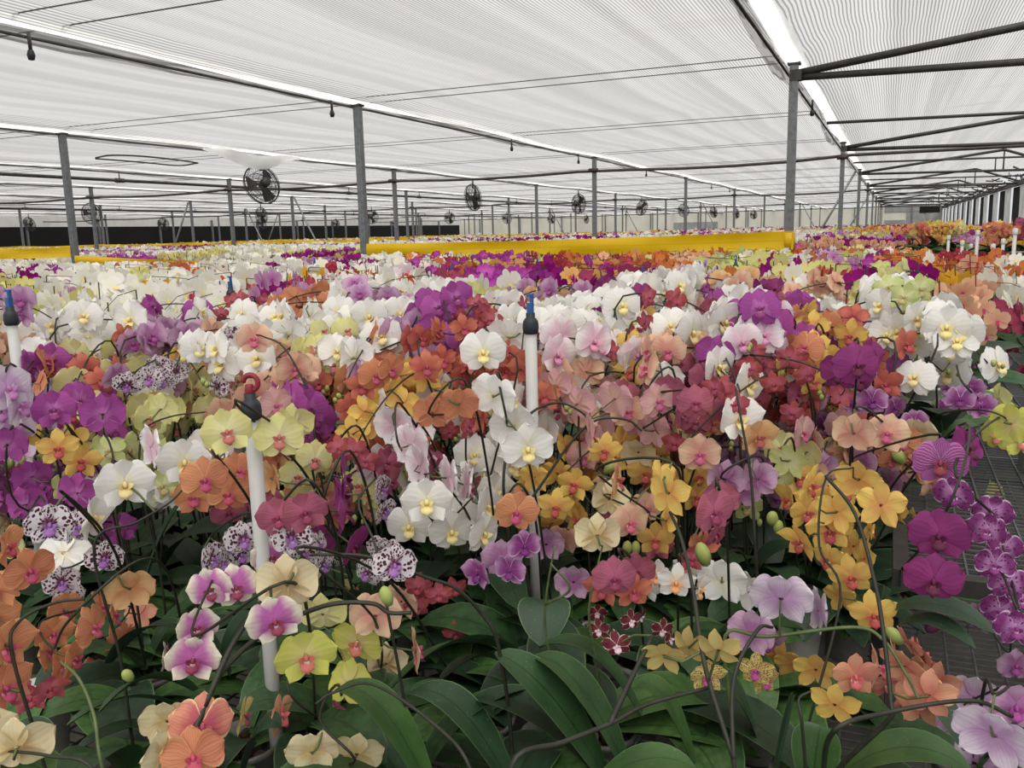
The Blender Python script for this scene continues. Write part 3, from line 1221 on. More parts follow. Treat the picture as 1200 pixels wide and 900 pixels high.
def H(cv, label, flowers, stems=None, off=(0.03, 0.08), buds=(), leaves=4, r=.0028, group=None, ldirs=None, smat=None):
    rng = random.Random(hash(label) % 9973 if False else sum(ord(c) * (i + 3) for i, c in enumerate(label)) % 99991)
    fl = []
    for f in flowers:
        x, y, w = f[:3]
        yaw = f[3] if len(f) > 3 and f[3] is not None else rng.uniform(-28, 28)
        pit = f[4] if len(f) > 4 and f[4] is not None else rng.uniform(-12, 8)
        roll = math.radians(f[5]) if len(f) > 5 and f[5] is not None else rng.uniform(-.25, .25)
        c = f[6] if len(f) > 6 else cv
        size = CV[c][1] * .88 * rng.uniform(.96, 1.04)
        P = at_depth(x, y, F_PX * size / w)
        fl.append((P, face_dir(P, yaw, pit), roll, c, size))
    cen = sum((f[0] for f in fl), Vector()) / len(fl)
    base = Vector((cen.x + off[0], cen.y + off[1], ZB))
    if stems:
        q = stems[0][0]
        b3 = at_depth(q[0], q[1], q[2] * .9)
        base = Vector((b3.x + .01, b3.y + .02, ZB))
    fit_base(base)
    HFL.extend((f[0], f[1], f[6] if len(f) > 6 else cv) for f in flowers)
    t = plant_root(base, label, group)
    add_pot(t, rng)
    if leaves:
        add_leaves(t, rng, leaves, dirs=ldirs)
    dm_ = sum((f[0] - CAM).dot(FW) for f in fl) / len(fl)
    SS = []
    root = base + Vector((0, 0, .1))
    if stems:
        for st in stems:
            pts = []
            n = len(st)
            for i, q in enumerate(st):
                d = q[2] * .9 if len(q) > 2 else dm_ + .02
                pts.append(at_depth(q[0], q[1], d))
            if not SS:
                up = pts[0] - root
                if abs(up.x) + abs(up.y) < .3 and up.z > .05:
                    pts = [root, root + Vector((up.x * .2, up.y * .2, up.z * .5))] + pts
                else:
                    pts = [root] + pts[1:]
            else:
                q0 = nearest(SS[0], pts[0])
                if (q0 - pts[0]).length < .12:
                    pts[0] = q0
                else:
                    up = pts[0] - root
                    pts = [root, root + Vector((up.x * .3, up.y * .3, up.z * .5))] + pts
            SS.append(catmull(pts, 6))
    else:
        fs = sorted(fl, key=lambda f: -f[0].z)
        # run behind the flowers from the highest to the farthest one
        top = fs[0][0] + Vector((0, .02, .035))
        far = max(fl, key=lambda f: (f[0] - top).length)[0] + Vector((0, .02, .01))
        chain = sorted(fl, key=lambda f: (f[0] - top).length)
        mids = [c_[0] - c_[1].normalized() * .03 + Vector((0, 0, .012)) for c_ in chain[1:-1:2]]
        pts = [root, root.lerp(top, .55) + Vector((0, .02, .05)), top] + mids + [far]
        SS.append(catmull(pts, 6))
    for P, fc, roll, c, size in fl:
        put_flower(t, base, P, fc, roll, c, size, rng, (P - CAM).length)
    stem_mesh(t, base, SS, [(P, fc, s) for P, fc, ro, c, s in fl], rng, r * .74, smat)
    for bd in buds:
        x, y, w = bd[:3]
        k = bd[3] if len(bd) > 3 else 'g'
        d = bd[4] * .9 if len(bd) > 4 else dm_
        P = at_depth(x, y, d)
        s = w * d / F_PX / .66
        mt = Matrix.Translation(P - base) @ Matrix.Rotation(rng.uniform(-.6, .6), 4, 'X') @ Matrix.Rotation(rng.uniform(-.8, .8), 4, 'Y') @ Matrix.Diagonal((s, s, s * 1.1, 1))
        link('bud', BUDM[k], t, mat=mt)
    HERO_BASES.append((base.x, base.y))
    return t, base


def hero_leaf(t, base, b_px, t_px, w_px, zb=.92, zt=.98, arch=.03, tilt=0.0, mat=0):
    B = at_z(b_px[0], b_px[1], zb - .02)
    T = at_z(t_px[0], t_px[1], zt)
    n = 13
    cur = []
    for i in range(n):
        v = i / (n - 1)
        cur.append(B.lerp(T, v) + Vector((0, 0, arch * 4 * v * (1 - v))) - base)
    d = (T - B).normalized()
    side = d.cross(Vector((0, 0, 1)))
    if side.length < .1:
        side = RT.copy()
    side.normalize()
    side = Matrix.Rotation(tilt, 3, d) @ side
    dist = ((B + T) / 2 - CAM).dot(FW)
    mb_ = leaf_mb(cur, w_px * dist / F_PX, side, 9, .15, .0022, 0)
    return mb_.obj('leaf', M_LEAF[mat], t)


BK = 180
# --- bottom left
t, bs = H('O', 'orange veined orchid at the edge of the bench, large flowers beside dark red ones', [(6, 757, 74, 40), (4, 806, 72, 35), (34, 668, 62, 20), (-6, 690, 60), (8, 640, 55, 60), (-8, 720, 60)],
          stems=[[(15, 770, 1.05), (21, 730, 1.06), (62, 707, 1.06), (100, 702, 1.07)]], off=(-.02, .12), ldirs=(2.5, 3.6, 1.4))
t, bs = H('OR', 'orchid with small crimson and orange flowers low under the orange veined one', [(72, 780, 52, 50, 0, 0, 'O'), (58, 806, 46, 10, -20, 0, 'R'), (35, 818, 44, 0, -10, 0, 'R'), (18, 805, 40, -20, 0, 0, 'R'), (80, 812, 44, 20, -20, 0, 'OR'), (55, 765, 50, 70, 10, 0, 'O')],
          off=(.05, .12), stems=[[(120, 900, .98), (110, 838, 1.0), (92, 795, 1.03), (70, 775, 1.06)]], smat=M_STEMG)
hero_leaf(t, bs, (228, 808), (116, 834), 30, .95, .97, .035, .5, 0)
hero_leaf(t, bs, (210, 828), (78, 850), 30, .90, .93, .03, .3, 0)
hero_leaf(t, bs, (215, 858), (88, 880), 42, .88, .90, .025, .2, 1)
t, bs = H('O', 'orchid with copper orange blooms and an apricot flower on top', [(108, 735, 58, 60, 0), (132, 722, 50, 80, 0), (152, 690, 60, BK, 10, 0, 'PG'), (163, 720, 44, 150, -30, 0, 'SA'), (75, 715, 48, 30), (128, 750, 44, 60, -30), (98, 760, 44, 80), (86, 772, 54, 60), (118, 712, 50, 75, 10), (142, 750, 46, 40, -20), (104, 792, 46, 30, -10), (62, 742, 48, 20)], off=(.05, .14))
hero_leaf(t, bs, (130, 775), (218, 736), 44, .93, .98, .03, -.2, 1)
hero_leaf(t, bs, (168, 690), (212, 588), 24, .93, 1.10, .02, .6, 1)
hero_leaf(t, bs, (190, 665), (268, 622), 46, .93, 1.02, .04, .3, 1)
t, bs = H('CR', 'cream orchid with large pale blooms at the bottom edge of the bench', [(20, 876, 84, 165, 15), (-14, 868, 78, 190)], off=(-.05, .12), leaves=3, stems=[[(112, 905, .95), (58, 886, .96), (10, 880, .97)]])
t, bs = H('OY', 'orchid with cream edged coral speckled flowers under the thick forked stem', [(236, 850, 78, 8, 5), (226, 886, 76, 0, 10, 0, 'O'), (196, 845, 66, 165, 5, 0, 'CR'), (190, 885, 66, 40, 0, 0, 'CR'), (203, 828, 44, 150, 30, 0, 'CR'), (285, 838, 52, 70, -10, 0, 'BR')],
          stems=[[(216, 905, 1.0), (240, 828, 1.03), (262, 785, 1.06), (310, 742, 1.1), (380, 710, 1.12), (435, 707, 1.13), (456, 718, 1.13), (482, 718, 1.13)], [(240, 828, 1.03), (270, 760, 1.06), (306, 705, 1.07)]],
          off=(-.02, .1), r=.0045, buds=[(453, 699, 16, 'g', 1.13), (230, 900, 10)])
hero_leaf(t, bs, (285, 905), (330, 850), 50, .90, .95, .03, 0, 1)
# --- cream & magenta beside the pipe
t, bs = H('CP', 'orchid with cream petals and magenta hearts beside the red looped riser pipe', [(247, 690, 56, -15), (276, 688, 58, 10), (231, 735, 52, 10), (226, 772, 66, -5), (322, 727, 70, 5), (318, 652, 52, 20), (196, 770, 40, 80)], off=(.04, .14), buds=[(150, 792, 13)])
hero_leaf(t, bs, (255, 800), (300, 720), 44, .92, 1.0, .03, 0, 1)
hero_leaf(t, bs, (270, 790), (205, 730), 40, .92, 1.0, .03, 0, 1)
# --- yellow and peach in front of the pipe
t, bs = H('YG', 'orchid with large greenish yellow flowers in front of the riser pipe', [(358, 768, 76, 5, -5), (420, 752, 66, -30, -10), (408, 800, 60, 140, -30), (400, 765, 56, 100, 20), (378, 720, 60, 170, 20, 0, 'LY')],
          off=(.06, .12), stems=[[(552, 903, .96), (510, 850, 1.0), (437, 802, 1.06), (390, 812, 1.06), (370, 825, 1.06)]], smat=M_STEM)
hero_leaf(t, bs, (505, 930), (393, 808), 66, .90, 1.0, .05, .15, 2)
hero_leaf(t, bs, (600, 925), (478, 812), 64, .88, .97, .05, .1, 1)
t, bs = H('PE', 'peach orchid seen from behind, blooms hung above the yellow green one', [(336, 685, 78, 175, 5, 0, 'CR'), (440, 722, 66, 175, 0), (452, 778, 54, 160, 0, 0, 'CR'), (486, 762, 60, 95, 0), (470, 705, 50, 140, 10), (415, 695, 44, 100, 40, 0, 'LY')], off=(.05, .16), buds=[(455, 742, 12)])
t, bs = H('SA', 'orchid with coral salmon flowers low at the foot of the riser pipe', [(328, 838, 56, 60, 0), (395, 840, 52, 110, 0, 0, 'RS'), (340, 800, 50, 30, 0, 0, 'PK'), (372, 808, 46, 150, 0), (318, 805, 40, 80, 0, 0, 'RS')], off=(.02, .12), buds=[(306, 835, 20), (360, 833, 12)])
t, bs = H('CR', 'buff cream orchid with backs of flowers showing at the bench edge', [(366, 882, 66, 175, 10), (418, 884, 66, 170, 10), (314, 896, 50, 150, 10, 0, 'LY'), (340, 902, 50, 160, 0, 0, 'LY')], off=(.02, .08), leaves=3)
# --- big leaves in the centre
t, bs = H('BG', 'orchid with tiny burgundy flowers rimmed in cream over big green leaves', [(702, 738, 30, -20), (723, 756, 38, 0), (739, 727, 30, 30), (700, 718, 26, 0), (750, 722, 26, 60), (776, 738, 30, 20), (785, 748, 28, 60), (798, 835, 26, 60), (810, 845, 26, 40)],
          stems=[[(600, 897, .93), (660, 870, .97), (715, 848, 1.0), (760, 825, 1.03), (830, 806, 1.06)], [(718, 846, 1.0), (740, 795, 1.05), (765, 745, 1.1)]], off=(-.02, .05), r=.004, leaves=2)
hero_leaf(t, bs, (705, 905), (580, 765), 66, .91, 1.04, .03, -.1, 0)
hero_leaf(t, bs, (735, 905), (626, 768), 72, .90, 1.02, .04, .2, 0)
hero_leaf(t, bs, (715, 915), (553, 818), 78, .88, .95, .04, .1, 1)
hero_leaf(t, bs, (752, 838), (632, 758), 52, .90, .97, .05, .2, 0)
hero_leaf(t, bs, (815, 905), (742, 806), 52, .88, .97, .05, .1, 2)
hero_leaf(t, bs, (690, 932), (815, 900), 46, .92, .96, .03, .2, 2)
t, bs = H('R', 'orchid with clusters of small crimson flowers between white and lavender ones', [(490, 688, 36, 0), (514, 696, 36, 5), (488, 712, 34, -5), (532, 690, 34, 10), (534, 742, 34, 0), (560, 738, 30, 20), (587, 735, 30, 10), (548, 728, 30, 0), (474, 700, 32, -20), (502, 700, 32, 0), (520, 716, 30, 10), (545, 748, 28, 0), (575, 712, 28, 20), (510, 674, 26, 60, 30, 0, 'OR')],
          stems=[[(582, 750, 1.28), (565, 720, 1.27), (535, 690, 1.25), (495, 675, 1.23), (430, 652, 1.2), (365, 650, 1.2)]], off=(.0, .12), r=.0036)
hero_leaf(t, bs, (612, 772), (452, 812), 38, .93, .96, .055, .5, 0)
hero_leaf(t, bs, (610, 790), (512, 802), 34, .91, .93, .04, .4, 1)
t, bs = H('MV', 'orchid with lavender flowers streaked purple, beside the drooping spotted leaf', [(588, 655, 52, -10, 0, 0, 'P'), (614, 640, 44, 20, 0, 0, 'LM'), (640, 638, 46, BK, 0, 0, 'P'), (628, 680, 34, 10), (672, 682, 48, 175, 0, 0, 'P'), (598, 668, 44, -30, 0, 0, 'LM'), (560, 672, 42, -40, 0, 0, 'LM'), (572, 690, 30, 70, 0, 0, 'P')],
          off=(.05, .12), stems=[[(640, 745, 1.4), (640, 700, 1.38), (650, 640, 1.36)], [(684, 722, 1.36), (668, 690, 1.35), (645, 660, 1.35)]], smat=M_STEMG)
hero_leaf(t, bs, (640, 703), (636, 758), 62, 1.03, .96, .02, .0, 1)
hero_leaf(t, bs, (570, 650), (610, 715), 50, .95, .98, .03, .3, 1)
t, bs = H('BR', 'orchid with brownish yellow flower backs and maroon barred small blooms', [(778, 768, 56, 175, 20), (808, 758, 52, 150, 10), (842, 762, 58, 165, 20), (828, 792, 48, 20, 0, 0, 'YB'), (886, 785, 46, -10, 0, 0, 'YB'), (896, 798, 40, 40, 0, 0, 'YB')],
          off=(.02, .1), stems=[[(860, 890, 1.0), (860, 795, 1.06), (888, 738, 1.1), (905, 735, 1.12)], [(832, 905, .98), (826, 780, 1.06), (812, 690, 1.14), (798, 630, 1.2), (785, 600, 1.24)]], r=.0038, smat=M_STEM)
hero_leaf(t, bs, (905, 925), (930, 812), 52, .90, 1.07, .0, 1.3, 1)
hero_leaf(t, bs, (885, 860), (830, 795), 56, .90, .96, .03, 0, 1)
# --- lavender backs
t, bs = H('PL', 'orchid with large pale lilac flowers turned away, left of the golden ones', [(915, 702, 78, 175, 15), (958, 716, 62, 110, 0), (880, 742, 60, 165, -10, 0, 'P'), (900, 752, 50, 20, -30, 0, 'P')],
          off=(.03, .14), stems=[[(850, 745, 1.22), (900, 746, 1.22), (1000, 735, 1.2), (1035, 750, 1.18), (1060, 787, 1.14), (1076, 818, 1.1)]], smat=M_STEMG, r=.0034)
t, bs = H('Y', 'golden orchid seen from behind low by the salmon spray', [(930, 778, 48, 170, 20, 0), (956, 785, 56, 175, 10, 0), (978, 826, 62, 170, 10), (975, 800, 40, 100, 40), (912, 770, 46, 160, 10)], off=(.02, .1), leaves=3,
          stems=[[(940, 850, 1.05), (936, 820, 1.06), (950, 810, 1.06)]])
hero_leaf(t, bs, (952, 925), (962, 850), 58, .90, .96, .02, 0, 2)
hero_leaf(t, bs, (975, 915), (1140, 905), 54, .92, .96, .04, .25, 2)
t, bs = H('SA', 'orchid with a dense spray of salmon orange flowers stacked edge on', [(1002, 792, 60, 20, 0, 0), (1028, 782, 58, 95, 0), (1060, 780, 64, 150, 20), (1072, 800, 64, 165, 10), (1088, 815, 66, 170, 0), (1066, 755, 56, 120, 30), (1082, 770, 52, 110, 20), (1056, 826, 52, 40, -20), (1062, 850, 46, 60, -20), (1090, 785, 50, 140, 10), (1058, 800, 58, 150, 10), (1076, 826, 58, 160, 0), (1050, 768, 50, 100, 20), (1100, 800, 54, 150, 10), (1040, 800, 48, 40, -10), (1018, 812, 44, 60, -20)],
          off=(-.03, .1), stems=[[(1040, 845, 1.1), (1044, 822, 1.1), (1035, 740, 1.14), (1025, 682, 1.16), (1002, 602, 1.2), (967, 557, 1.22)], [(977, 857, 1.0), (1040, 835, 1.02), (1137, 821, 1.02), (1187, 840, 1.02)]], r=.004)
hero_leaf(t, bs, (1075, 825), (1130, 880), 30, .97, .93, .03, .4, 1)
t, bs = H('PL', 'orchid with big washed out lilac flowers in the corner by the bare mesh', [(1165, 862, 96, 165, 15), (1142, 818, 66, 175, 0), (1190, 828, 66, 20, 0, 0, 'P'), (1118, 850, 56, 150, -20, 0, 'P'), (1150, 900, 70, 175)], off=(.0, .06), leaves=3)
# --- golden cluster
t, bs = H('Y', 'golden orchid spray arching in front of the solid magenta blooms', [(972, 622, 58, 5, -5), (938, 634, 54, -40, -20), (950, 568, 54, 60, -10), (1006, 562, 58, 165, 10), (1032, 592, 64, 160, -10), (925, 585, 50, -60, -10), (980, 600, 56, 170, 0), (997, 676, 56, 0, -5), (1024, 720, 60, 5, -8), (985, 700, 46, 150, 10), (1012, 655, 48, 120, 0), (955, 585, 50, 20), (1018, 620, 50, 100), (935, 560, 46, 30), (990, 575, 50, 40), (970, 655, 50, -40, -10), (1000, 640, 44, 150, 0), (945, 600, 50, 30)],
          off=(.02, .16), buds=[(905, 608, 14), (912, 618, 12), (1048, 745, 16), (1045, 770, 12)], stems=[[(945, 860, 1.3), (985, 700, 1.32), (960, 640, 1.34), (968, 560, 1.36), (1000, 548, 1.36)]])
hero_leaf(t, bs, (905, 660), (880, 590), 50, .93, 1.0, .03, 0, 1)
hero_leaf(t, bs, (870, 690), (930, 640), 44, .93, 1.0, .03, 0, 1)
t, bs = H('DM', 'orchid with a column of solid magenta round flowers beside the bare mesh', [(1101, 627, 72, -5, -5, 2), (1094, 680, 70, 5, -8, -3), (1132, 526, 62, 60, 20), (1060, 640, 40, 80, 0), (1052, 690, 44, 90, 0), (1046, 620, 38, 85)],
          off=(-.02, .14), buds=[(1096, 729, 19, 'm')])
hero_leaf(t, bs, (1050, 712), (1165, 742), 34, 1.10, 1.08, .02, .3, 1)
hero_leaf(t, bs, (1055, 730), (1143, 760), 24, 1.08, 1.06, .02, .3, 1)
t, bs = H('MC', 'orchid with a hanging cascade of mottled purple white rimmed flowers', [(1118, 580, 50, -20, -10), (1162, 600, 48, 10), (1158, 622, 48, -20), (1176, 642, 44, 20), (1166, 662, 46, 0), (1182, 684, 48, 10), (1196, 702, 46, 30), (1172, 716, 46, -10), (1192, 736, 52, 0), (1160, 700, 40, -50, 0, 0, 'P'), (1148, 725, 40, -40, 0, 0, 'P'), (1190, 780, 44, 20, 0, 0, 'P')],
          off=(.16, .75), leaves=3)
t, bs = H('MV', 'orchid with one broad magenta bloom netted with white veins', [(1102, 542, 64, 3, 2, 0), (1040, 565, 40, 150, 0, 0, 'P'), (1010, 540, 44, 140, 10, 0, 'P'), (1056, 552, 40, 10, 0, 0, 'PK')], off=(-.03, .12), buds=[(1052, 534, 15)])
# --- mid band, y 440-620, right
t, bs = H('LM', 'orchid with crinkled lilac flowers purple at heart near the bare mesh', [(1022, 470, 38, 0), (1003, 472, 34, -20), (1040, 462, 32, 20), (1072, 495, 34, 0), (1068, 515, 26, 10), (1048, 478, 34, 40), (1028, 488, 32, 0)], off=(0, .1))
t, bs = H('LM', 'lilac and purple orchid standing alone against the bare bench mesh', [(1125, 468, 36, 0), (1150, 476, 36, 10), (1118, 455, 32, -20), (1138, 455, 32, 10), (1110, 478, 30, -10), (1160, 495, 26, 0, 0, 0, 'SP'), (1140, 500, 24, 0, 0, 0, 'SP')], off=(.0, .75), leaves=3)
t, bs = H('LY', 'yellow orchid leaning over the bare mesh at the bench edge', [(1184, 497, 56, 150, 0, 0, 'YG'), (1170, 510, 44, -30, 0, 0, 'YG'), (1198, 515, 50, 20, 0, 0, 'YG'), (1170, 467, 40, 120, 10), (1160, 470, 32, 30), (1166, 578, 34, 60, 20, 0, 'YG')], stems=[[(1082, 500, 2.45), (1092, 488, 2.1), (1115, 482, 1.75), (1160, 482, 1.6), (1200, 503, 1.6)]], off=(-.15, .05), leaves=2)
t, bs = H('PE', 'peach orchid spray behind the white veined magenta bloom', [(940, 507, 46, 60, 0, 0, 'PK'), (978, 492, 40, 120, 20), (1000, 508, 54, 165, 10), (1040, 508, 52, 0, 10), (1058, 516, 46, 20, -10, 0, 'O'), (1078, 508, 44, 160, 20, 0, 'CR'), (955, 520, 44, 100)], off=(0, .12))
t, bs = H('G', 'orchid with lime yellow blooms just above the golden spray', [(925, 540, 50, 160, 10), (915, 525, 46, 20, 10, 0, 'LY'), (945, 530, 44, 150, 10, 0, 'LY'), (970, 530, 42, 20, 0, 0, 'LY'), (912, 560, 46, 150)], off=(0, .1))
t, bs = H('DM', 'orchid with one large deep purple flower bunch standing proud', [(1004, 428, 58, 20, 0), (985, 436, 52, -20, -10), (1008, 445, 50, 40, -20), (970, 440, 40, -40), (1018, 418, 48, 60, 10)], off=(0, .1))
hero_leaf(t, bs, (1052, 470), (1096, 438), 34, 1.02, 1.12, .01, .4, 1)
# --- rose, apricot, gold centre right
t, bs = H('RS', 'dusky rose red orchid by the upright dark stem', [(836, 600, 60, 40, 0), (845, 585, 48, 20, 10), (822, 640, 44, 150, -20, 0, 'OR'), (840, 625, 44, 60, -20), (810, 655, 36, 20, 0, 0, 'R')], off=(.02, .12), buds=[(824, 650, 18)])
t, bs = H('P', 'orchid with mauve veined flower backs right of the upright dark stem', [(850, 562, 50, 165, 0), (888, 562, 50, 150, 0), (870, 575, 46, 170, -10), (905, 570, 40, 160), (868, 545, 40, 30)], off=(.02, .12))
t, bs = H('PG', 'apricot gold orchid with three flowers facing out around a dark stem', [(836, 496, 44, 20, -10), (888, 512, 50, 30, -10), (820, 532, 52, 5, 0, 0, 'PE'), (790, 498, 46, 100, 10, 0, 'CR'), (860, 478, 36, -20, 0, 0, 'PL'), (850, 528, 42, 10, 0, 0, 'PL'), (838, 555, 44, 0, -10, 0, 'PL')],
          off=(.04, .12), stems=[[(885, 640, 1.5), (880, 560, 1.5), (870, 500, 1.5), (862, 455, 1.52)]], r=.0036, buds=[(864, 537, 13)])
t, bs = H('Y', 'gold orchid with streaked side turned blooms above the cream one', [(783, 578, 66, 140, 0), (775, 560, 52, 60, 30), (768, 632, 48, 0, -5), (780, 610, 50, 110, -10), (722, 562, 56, 80, 0, 0, 'PG'), (714, 585, 50, 160, -10, 0, 'CR'), (756, 595, 44, 20, 0, 0, 'PE')], off=(.03, .12))
t, bs = H('CR', 'pale cream orchid bloom seen from behind below the golden flowers', [(700, 628, 58, BK, 5, 0), (738, 612, 50, 20, 0, 0, 'PE'), (748, 530, 46, 170, 20), (752, 548, 36, 90, -20, 0, 'G')], off=(.03, .12), buds=[(738, 666, 18), (735, 643, 12), (745, 643, 11)], stems=[[(690, 720, 1.42), (700, 665, 1.42), (706, 640, 1.42)]], smat=M_STEMG)
t, bs = H('RS', 'orchid with rose red flowers low behind the cream flower back', [(720, 678, 56, 10, 0, 0), (745, 668, 50, 0), (706, 690, 48, -20, 0, 0, 'OR'), (742, 692, 52, 20, 0, 0, 'OR'), (770, 640, 40, 10, 0, 0), (716, 610, 40, 0)], off=(0, .12))
t, bs = H('WO', 'orchid with small white flowers carrying orange lips beside the upright stem', [(792, 682, 50, 10), (772, 674, 44, -30), (758, 688, 40, -30), (818, 690, 46, 70), (806, 668, 40, 0)], off=(.01, .12))
t, bs = H('W', 'white orchid flower backs beside the pale lilac blooms', [(846, 682, 62, 170, 0), (872, 690, 56, 150, 0), (885, 680, 50, 120, 0)], off=(.02, .12))
# golden front faces
t, bs = H('Y', 'golden orchid with red lipped faces under the long dark arching stem', [(673, 567, 46, 0, -3), (651, 594, 47, 5, -5), (708, 528, 46, 10, -5), (636, 548, 40, -30, -10), (618, 572, 44, 30, 0), (662, 524, 40, 60, 20), (690, 512, 40, 120, 20), (626, 560, 44, 150, 10), (642, 615, 44, 0, -50)],
          off=(.05, .12), stems=[[(612, 640, 1.6), (610, 607, 1.6), (640, 560, 1.6), (672, 515, 1.6), (700, 492, 1.6), (735, 492, 1.6), (752, 505, 1.6)]], r=.0036, buds=[(632, 538, 10), (715, 548, 12)])
t, bs = H('O', 'orange coral veined orchid left of the golden faces', [(605, 600, 56, 10, -5), (596, 580, 40, 0), (612, 588, 44, 60)], off=(.0, .12))
t, bs = H('PK', 'salmon pink orchid bunch right of the white riser pipe', [(650, 452, 44, BK, 10), (690, 506, 52, 100, 0), (720, 468, 50, 150, 10), (676, 474, 46, 160, 0), (735, 482, 46, 20, 0, 0, 'PE'), (700, 485, 40, 60), (660, 470, 40, 0, 0, 0, 'PL'), (745, 470, 40, 160)],
          off=(.02, .12), stems=[[(590, 570, 1.65), (600, 513, 1.7), (625, 482, 1.72), (655, 472, 1.74), (680, 482, 1.74), (690, 492, 1.74)]], r=.0036)
t, bs = H('PK', 'rose pink orchid bunch with cream throats behind the golden faces', [(770, 470, 48, 30), (785, 458, 44, 160, 0, 0, 'RS'), (815, 472, 46, 10, 0, 0, 'RS'), (765, 505, 48, 150, 0), (800, 485, 44, 60, 0, 0, 'RS'), (780, 500, 44, 90, 0, 0, 'PE'), (750, 495, 44, 20), (815, 495, 40, 0, 0, 0, 'RS'), (735, 520, 42, 0, 0, 0, 'PK')], off=(.02, .12))
# --- whites centre
t, bs = H('W', 'white orchid with big open flowers facing out in the middle', [(500, 587, 64, 0, -2, 0), (529, 622, 58, 8, -8, 0), (480, 616, 58, -15, -5, 0), (570, 594, 54, 60, 0), (566, 625, 56, 50, -5), (545, 600, 50, 30)], off=(.02, .14))
t, bs = H('WB', 'white orchid with a chain of blush backed flowers running sideways', [(463, 498, 56, 150, 10), (480, 522, 58, 140, 0), (492, 545, 58, 120, 0), (525, 560, 60, 110, 0), (545, 568, 60, 100, -10), (568, 575, 50, 100), (505, 555, 50, 60), (530, 535, 46, 70, -10, 0, 'W')], off=(.0, .12))
t, bs = H('OR', 'orchid with three small vermilion flowers on the white chain', [(486, 521, 42, 0, 0), (501, 530, 36, 60, 0), (516, 526, 36, 90, 10), (470, 515, 30, -40)], off=(.03, .1), buds=[(500, 540, 10), (514, 540, 13)])
t, bs = H('PG', 'orchid with a chain of tangerine flower backs beside the white riser', [(506, 484, 48, 170, 10, 0, 'O'), (538, 474, 50, BK, 20, 0, 'O'), (563, 490, 44, 120, 0, 0, 'OR'), (584, 502, 38, 80, 0, 0, 'OR'), (520, 476, 44, 170, 10, 0, 'O'), (548, 500, 36, 60, 0, 0, 'R')], off=(.02, .1))
t, bs = H('W', 'white orchid bunch low at the foot of the farther riser pipe', [(578, 464, 62, 150, 10), (602, 500, 62, 160, 0), (618, 525, 66, 10, -10), (640, 505, 50, 120, 0), (598, 470, 52, 60, 10), (590, 520, 50, -20)], off=(.02, .12))
t, bs = H('W', 'white orchid with one fully open bloom above orange flowers', [(566, 412, 58, 4, 0, 0), (570, 432, 44, 60, -20), (548, 425, 36, 150)], off=(.02, .1))
t, bs = H('SP', 'plum spotted orchid with a wide flower under the long dark branch', [(462, 662, 56, 10, 0), (450, 645, 46, 160, 20), (430, 672, 38, -40, 0), (447, 574, 40, 60, 0), (450, 600, 38, 50, -20), (438, 560, 30, 20)], off=(.0, .12), stems=[[(455, 720, 1.25), (440, 640, 1.28), (420, 590, 1.32), (440, 560, 1.34)]])
t, bs = H('SP', 'plum spotted orchid spray right of the riser pipe', [(342, 630, 52, -10), (355, 650, 44, 30), (330, 640, 40, 0), (372, 640, 40, 60), (378, 662, 40, 50), (395, 668, 34, 30)], off=(.02, .12))
t, bs = H('SP', 'plum spotted orchid spray left of the riser pipe', [(285, 632, 46, 10), (268, 640, 42, 60), (248, 655, 44, 50), (282, 650, 40, 30), (262, 660, 36, 0), (245, 668, 30, 60)], off=(.02, .12))
t, bs = H('SP', 'plum spotted orchid beside the white flower at the left', [(58, 614, 58, 0, -5), (86, 618, 46, 40), (122, 654, 46, 0), (72, 682, 44, 10, -10), (42, 604, 36, -30), (80, 700, 40, 20)], off=(.02, .12))
t, bs = H('W', 'white orchid with two glossy open flowers left of the riser pipe', [(146, 566, 70, 4, -8, 0), (108, 606, 66, 60, -10), (217, 540, 66, -8, -10, 0), (176, 524, 60, 110, 0, 0, 'WB'), (74, 648, 62, 165, -30), (120, 590, 50, 70, -20)],
          off=(.03, .14), stems=[[(110, 640, 1.32), (160, 612, 1.34), (200, 588, 1.38), (225, 560, 1.4)]])
t, bs = H('Y', 'golden yellow orchid with red lips among magenta flowers', [(68, 525, 50, 5, -3), (95, 540, 48, 10, -5), (28, 510, 44, -10, 0), (85, 515, 44, 150, 10), (105, 520, 40, 60), (28, 530, 36, 60, -30), (118, 555, 36, 150)], off=(.02, .1), buds=[(27, 541, 9), (10, 545, 10)])
t, bs = H('M', 'bright magenta orchid with broad flowers at the left', [(63, 480, 52, 5, 0), (120, 486, 54, 175, 5), (92, 468, 48, 30, 0), (80, 485, 46, 60, 0), (45, 478, 40, -30), (105, 462, 40, 100)], off=(0, .1), stems=[[(135, 600, 1.65), (132, 532, 1.68), (115, 500, 1.7), (82, 482, 1.72)]])
t, bs = H('M', 'magenta orchid tucked under the golden yellow flowers', [(74, 556, 38, -10), (90, 578, 54, 150, 10), (30, 592, 50, 160, 10), (139, 620, 44, 10), (105, 570, 40, 60), (60, 580, 40, 120), (8, 522, 50, 160), (95, 590, 36, 0, -20)], off=(0, .1))
t, bs = H('G', 'orchid with green and cream flowers at the left edge', [(14, 556, 34, 60, 20), (40, 552, 34, 20, 0, 0, 'CR'), (20, 640, 44, 120), (5, 610, 44, 60, 0, 0, 'CR'), (35, 660, 40, 30, 0, 0, 'PE'), (24, 690, 36, 20, 0, 0, 'OR')], off=(0, .1))
t, bs = H('O', 'orchid with veined orange blooms and crimson lips against the riser pipe', [(268, 578, 54, -5, -5), (240, 562, 58, 5, 0), (228, 582, 50, -15, 0), (278, 552, 50, 40, 10, 0, 'O'), (255, 540, 44, 120, 20, 0, 'PG'), (268, 600, 46, 10, -20, 0, 'RS')], off=(.03, .12))
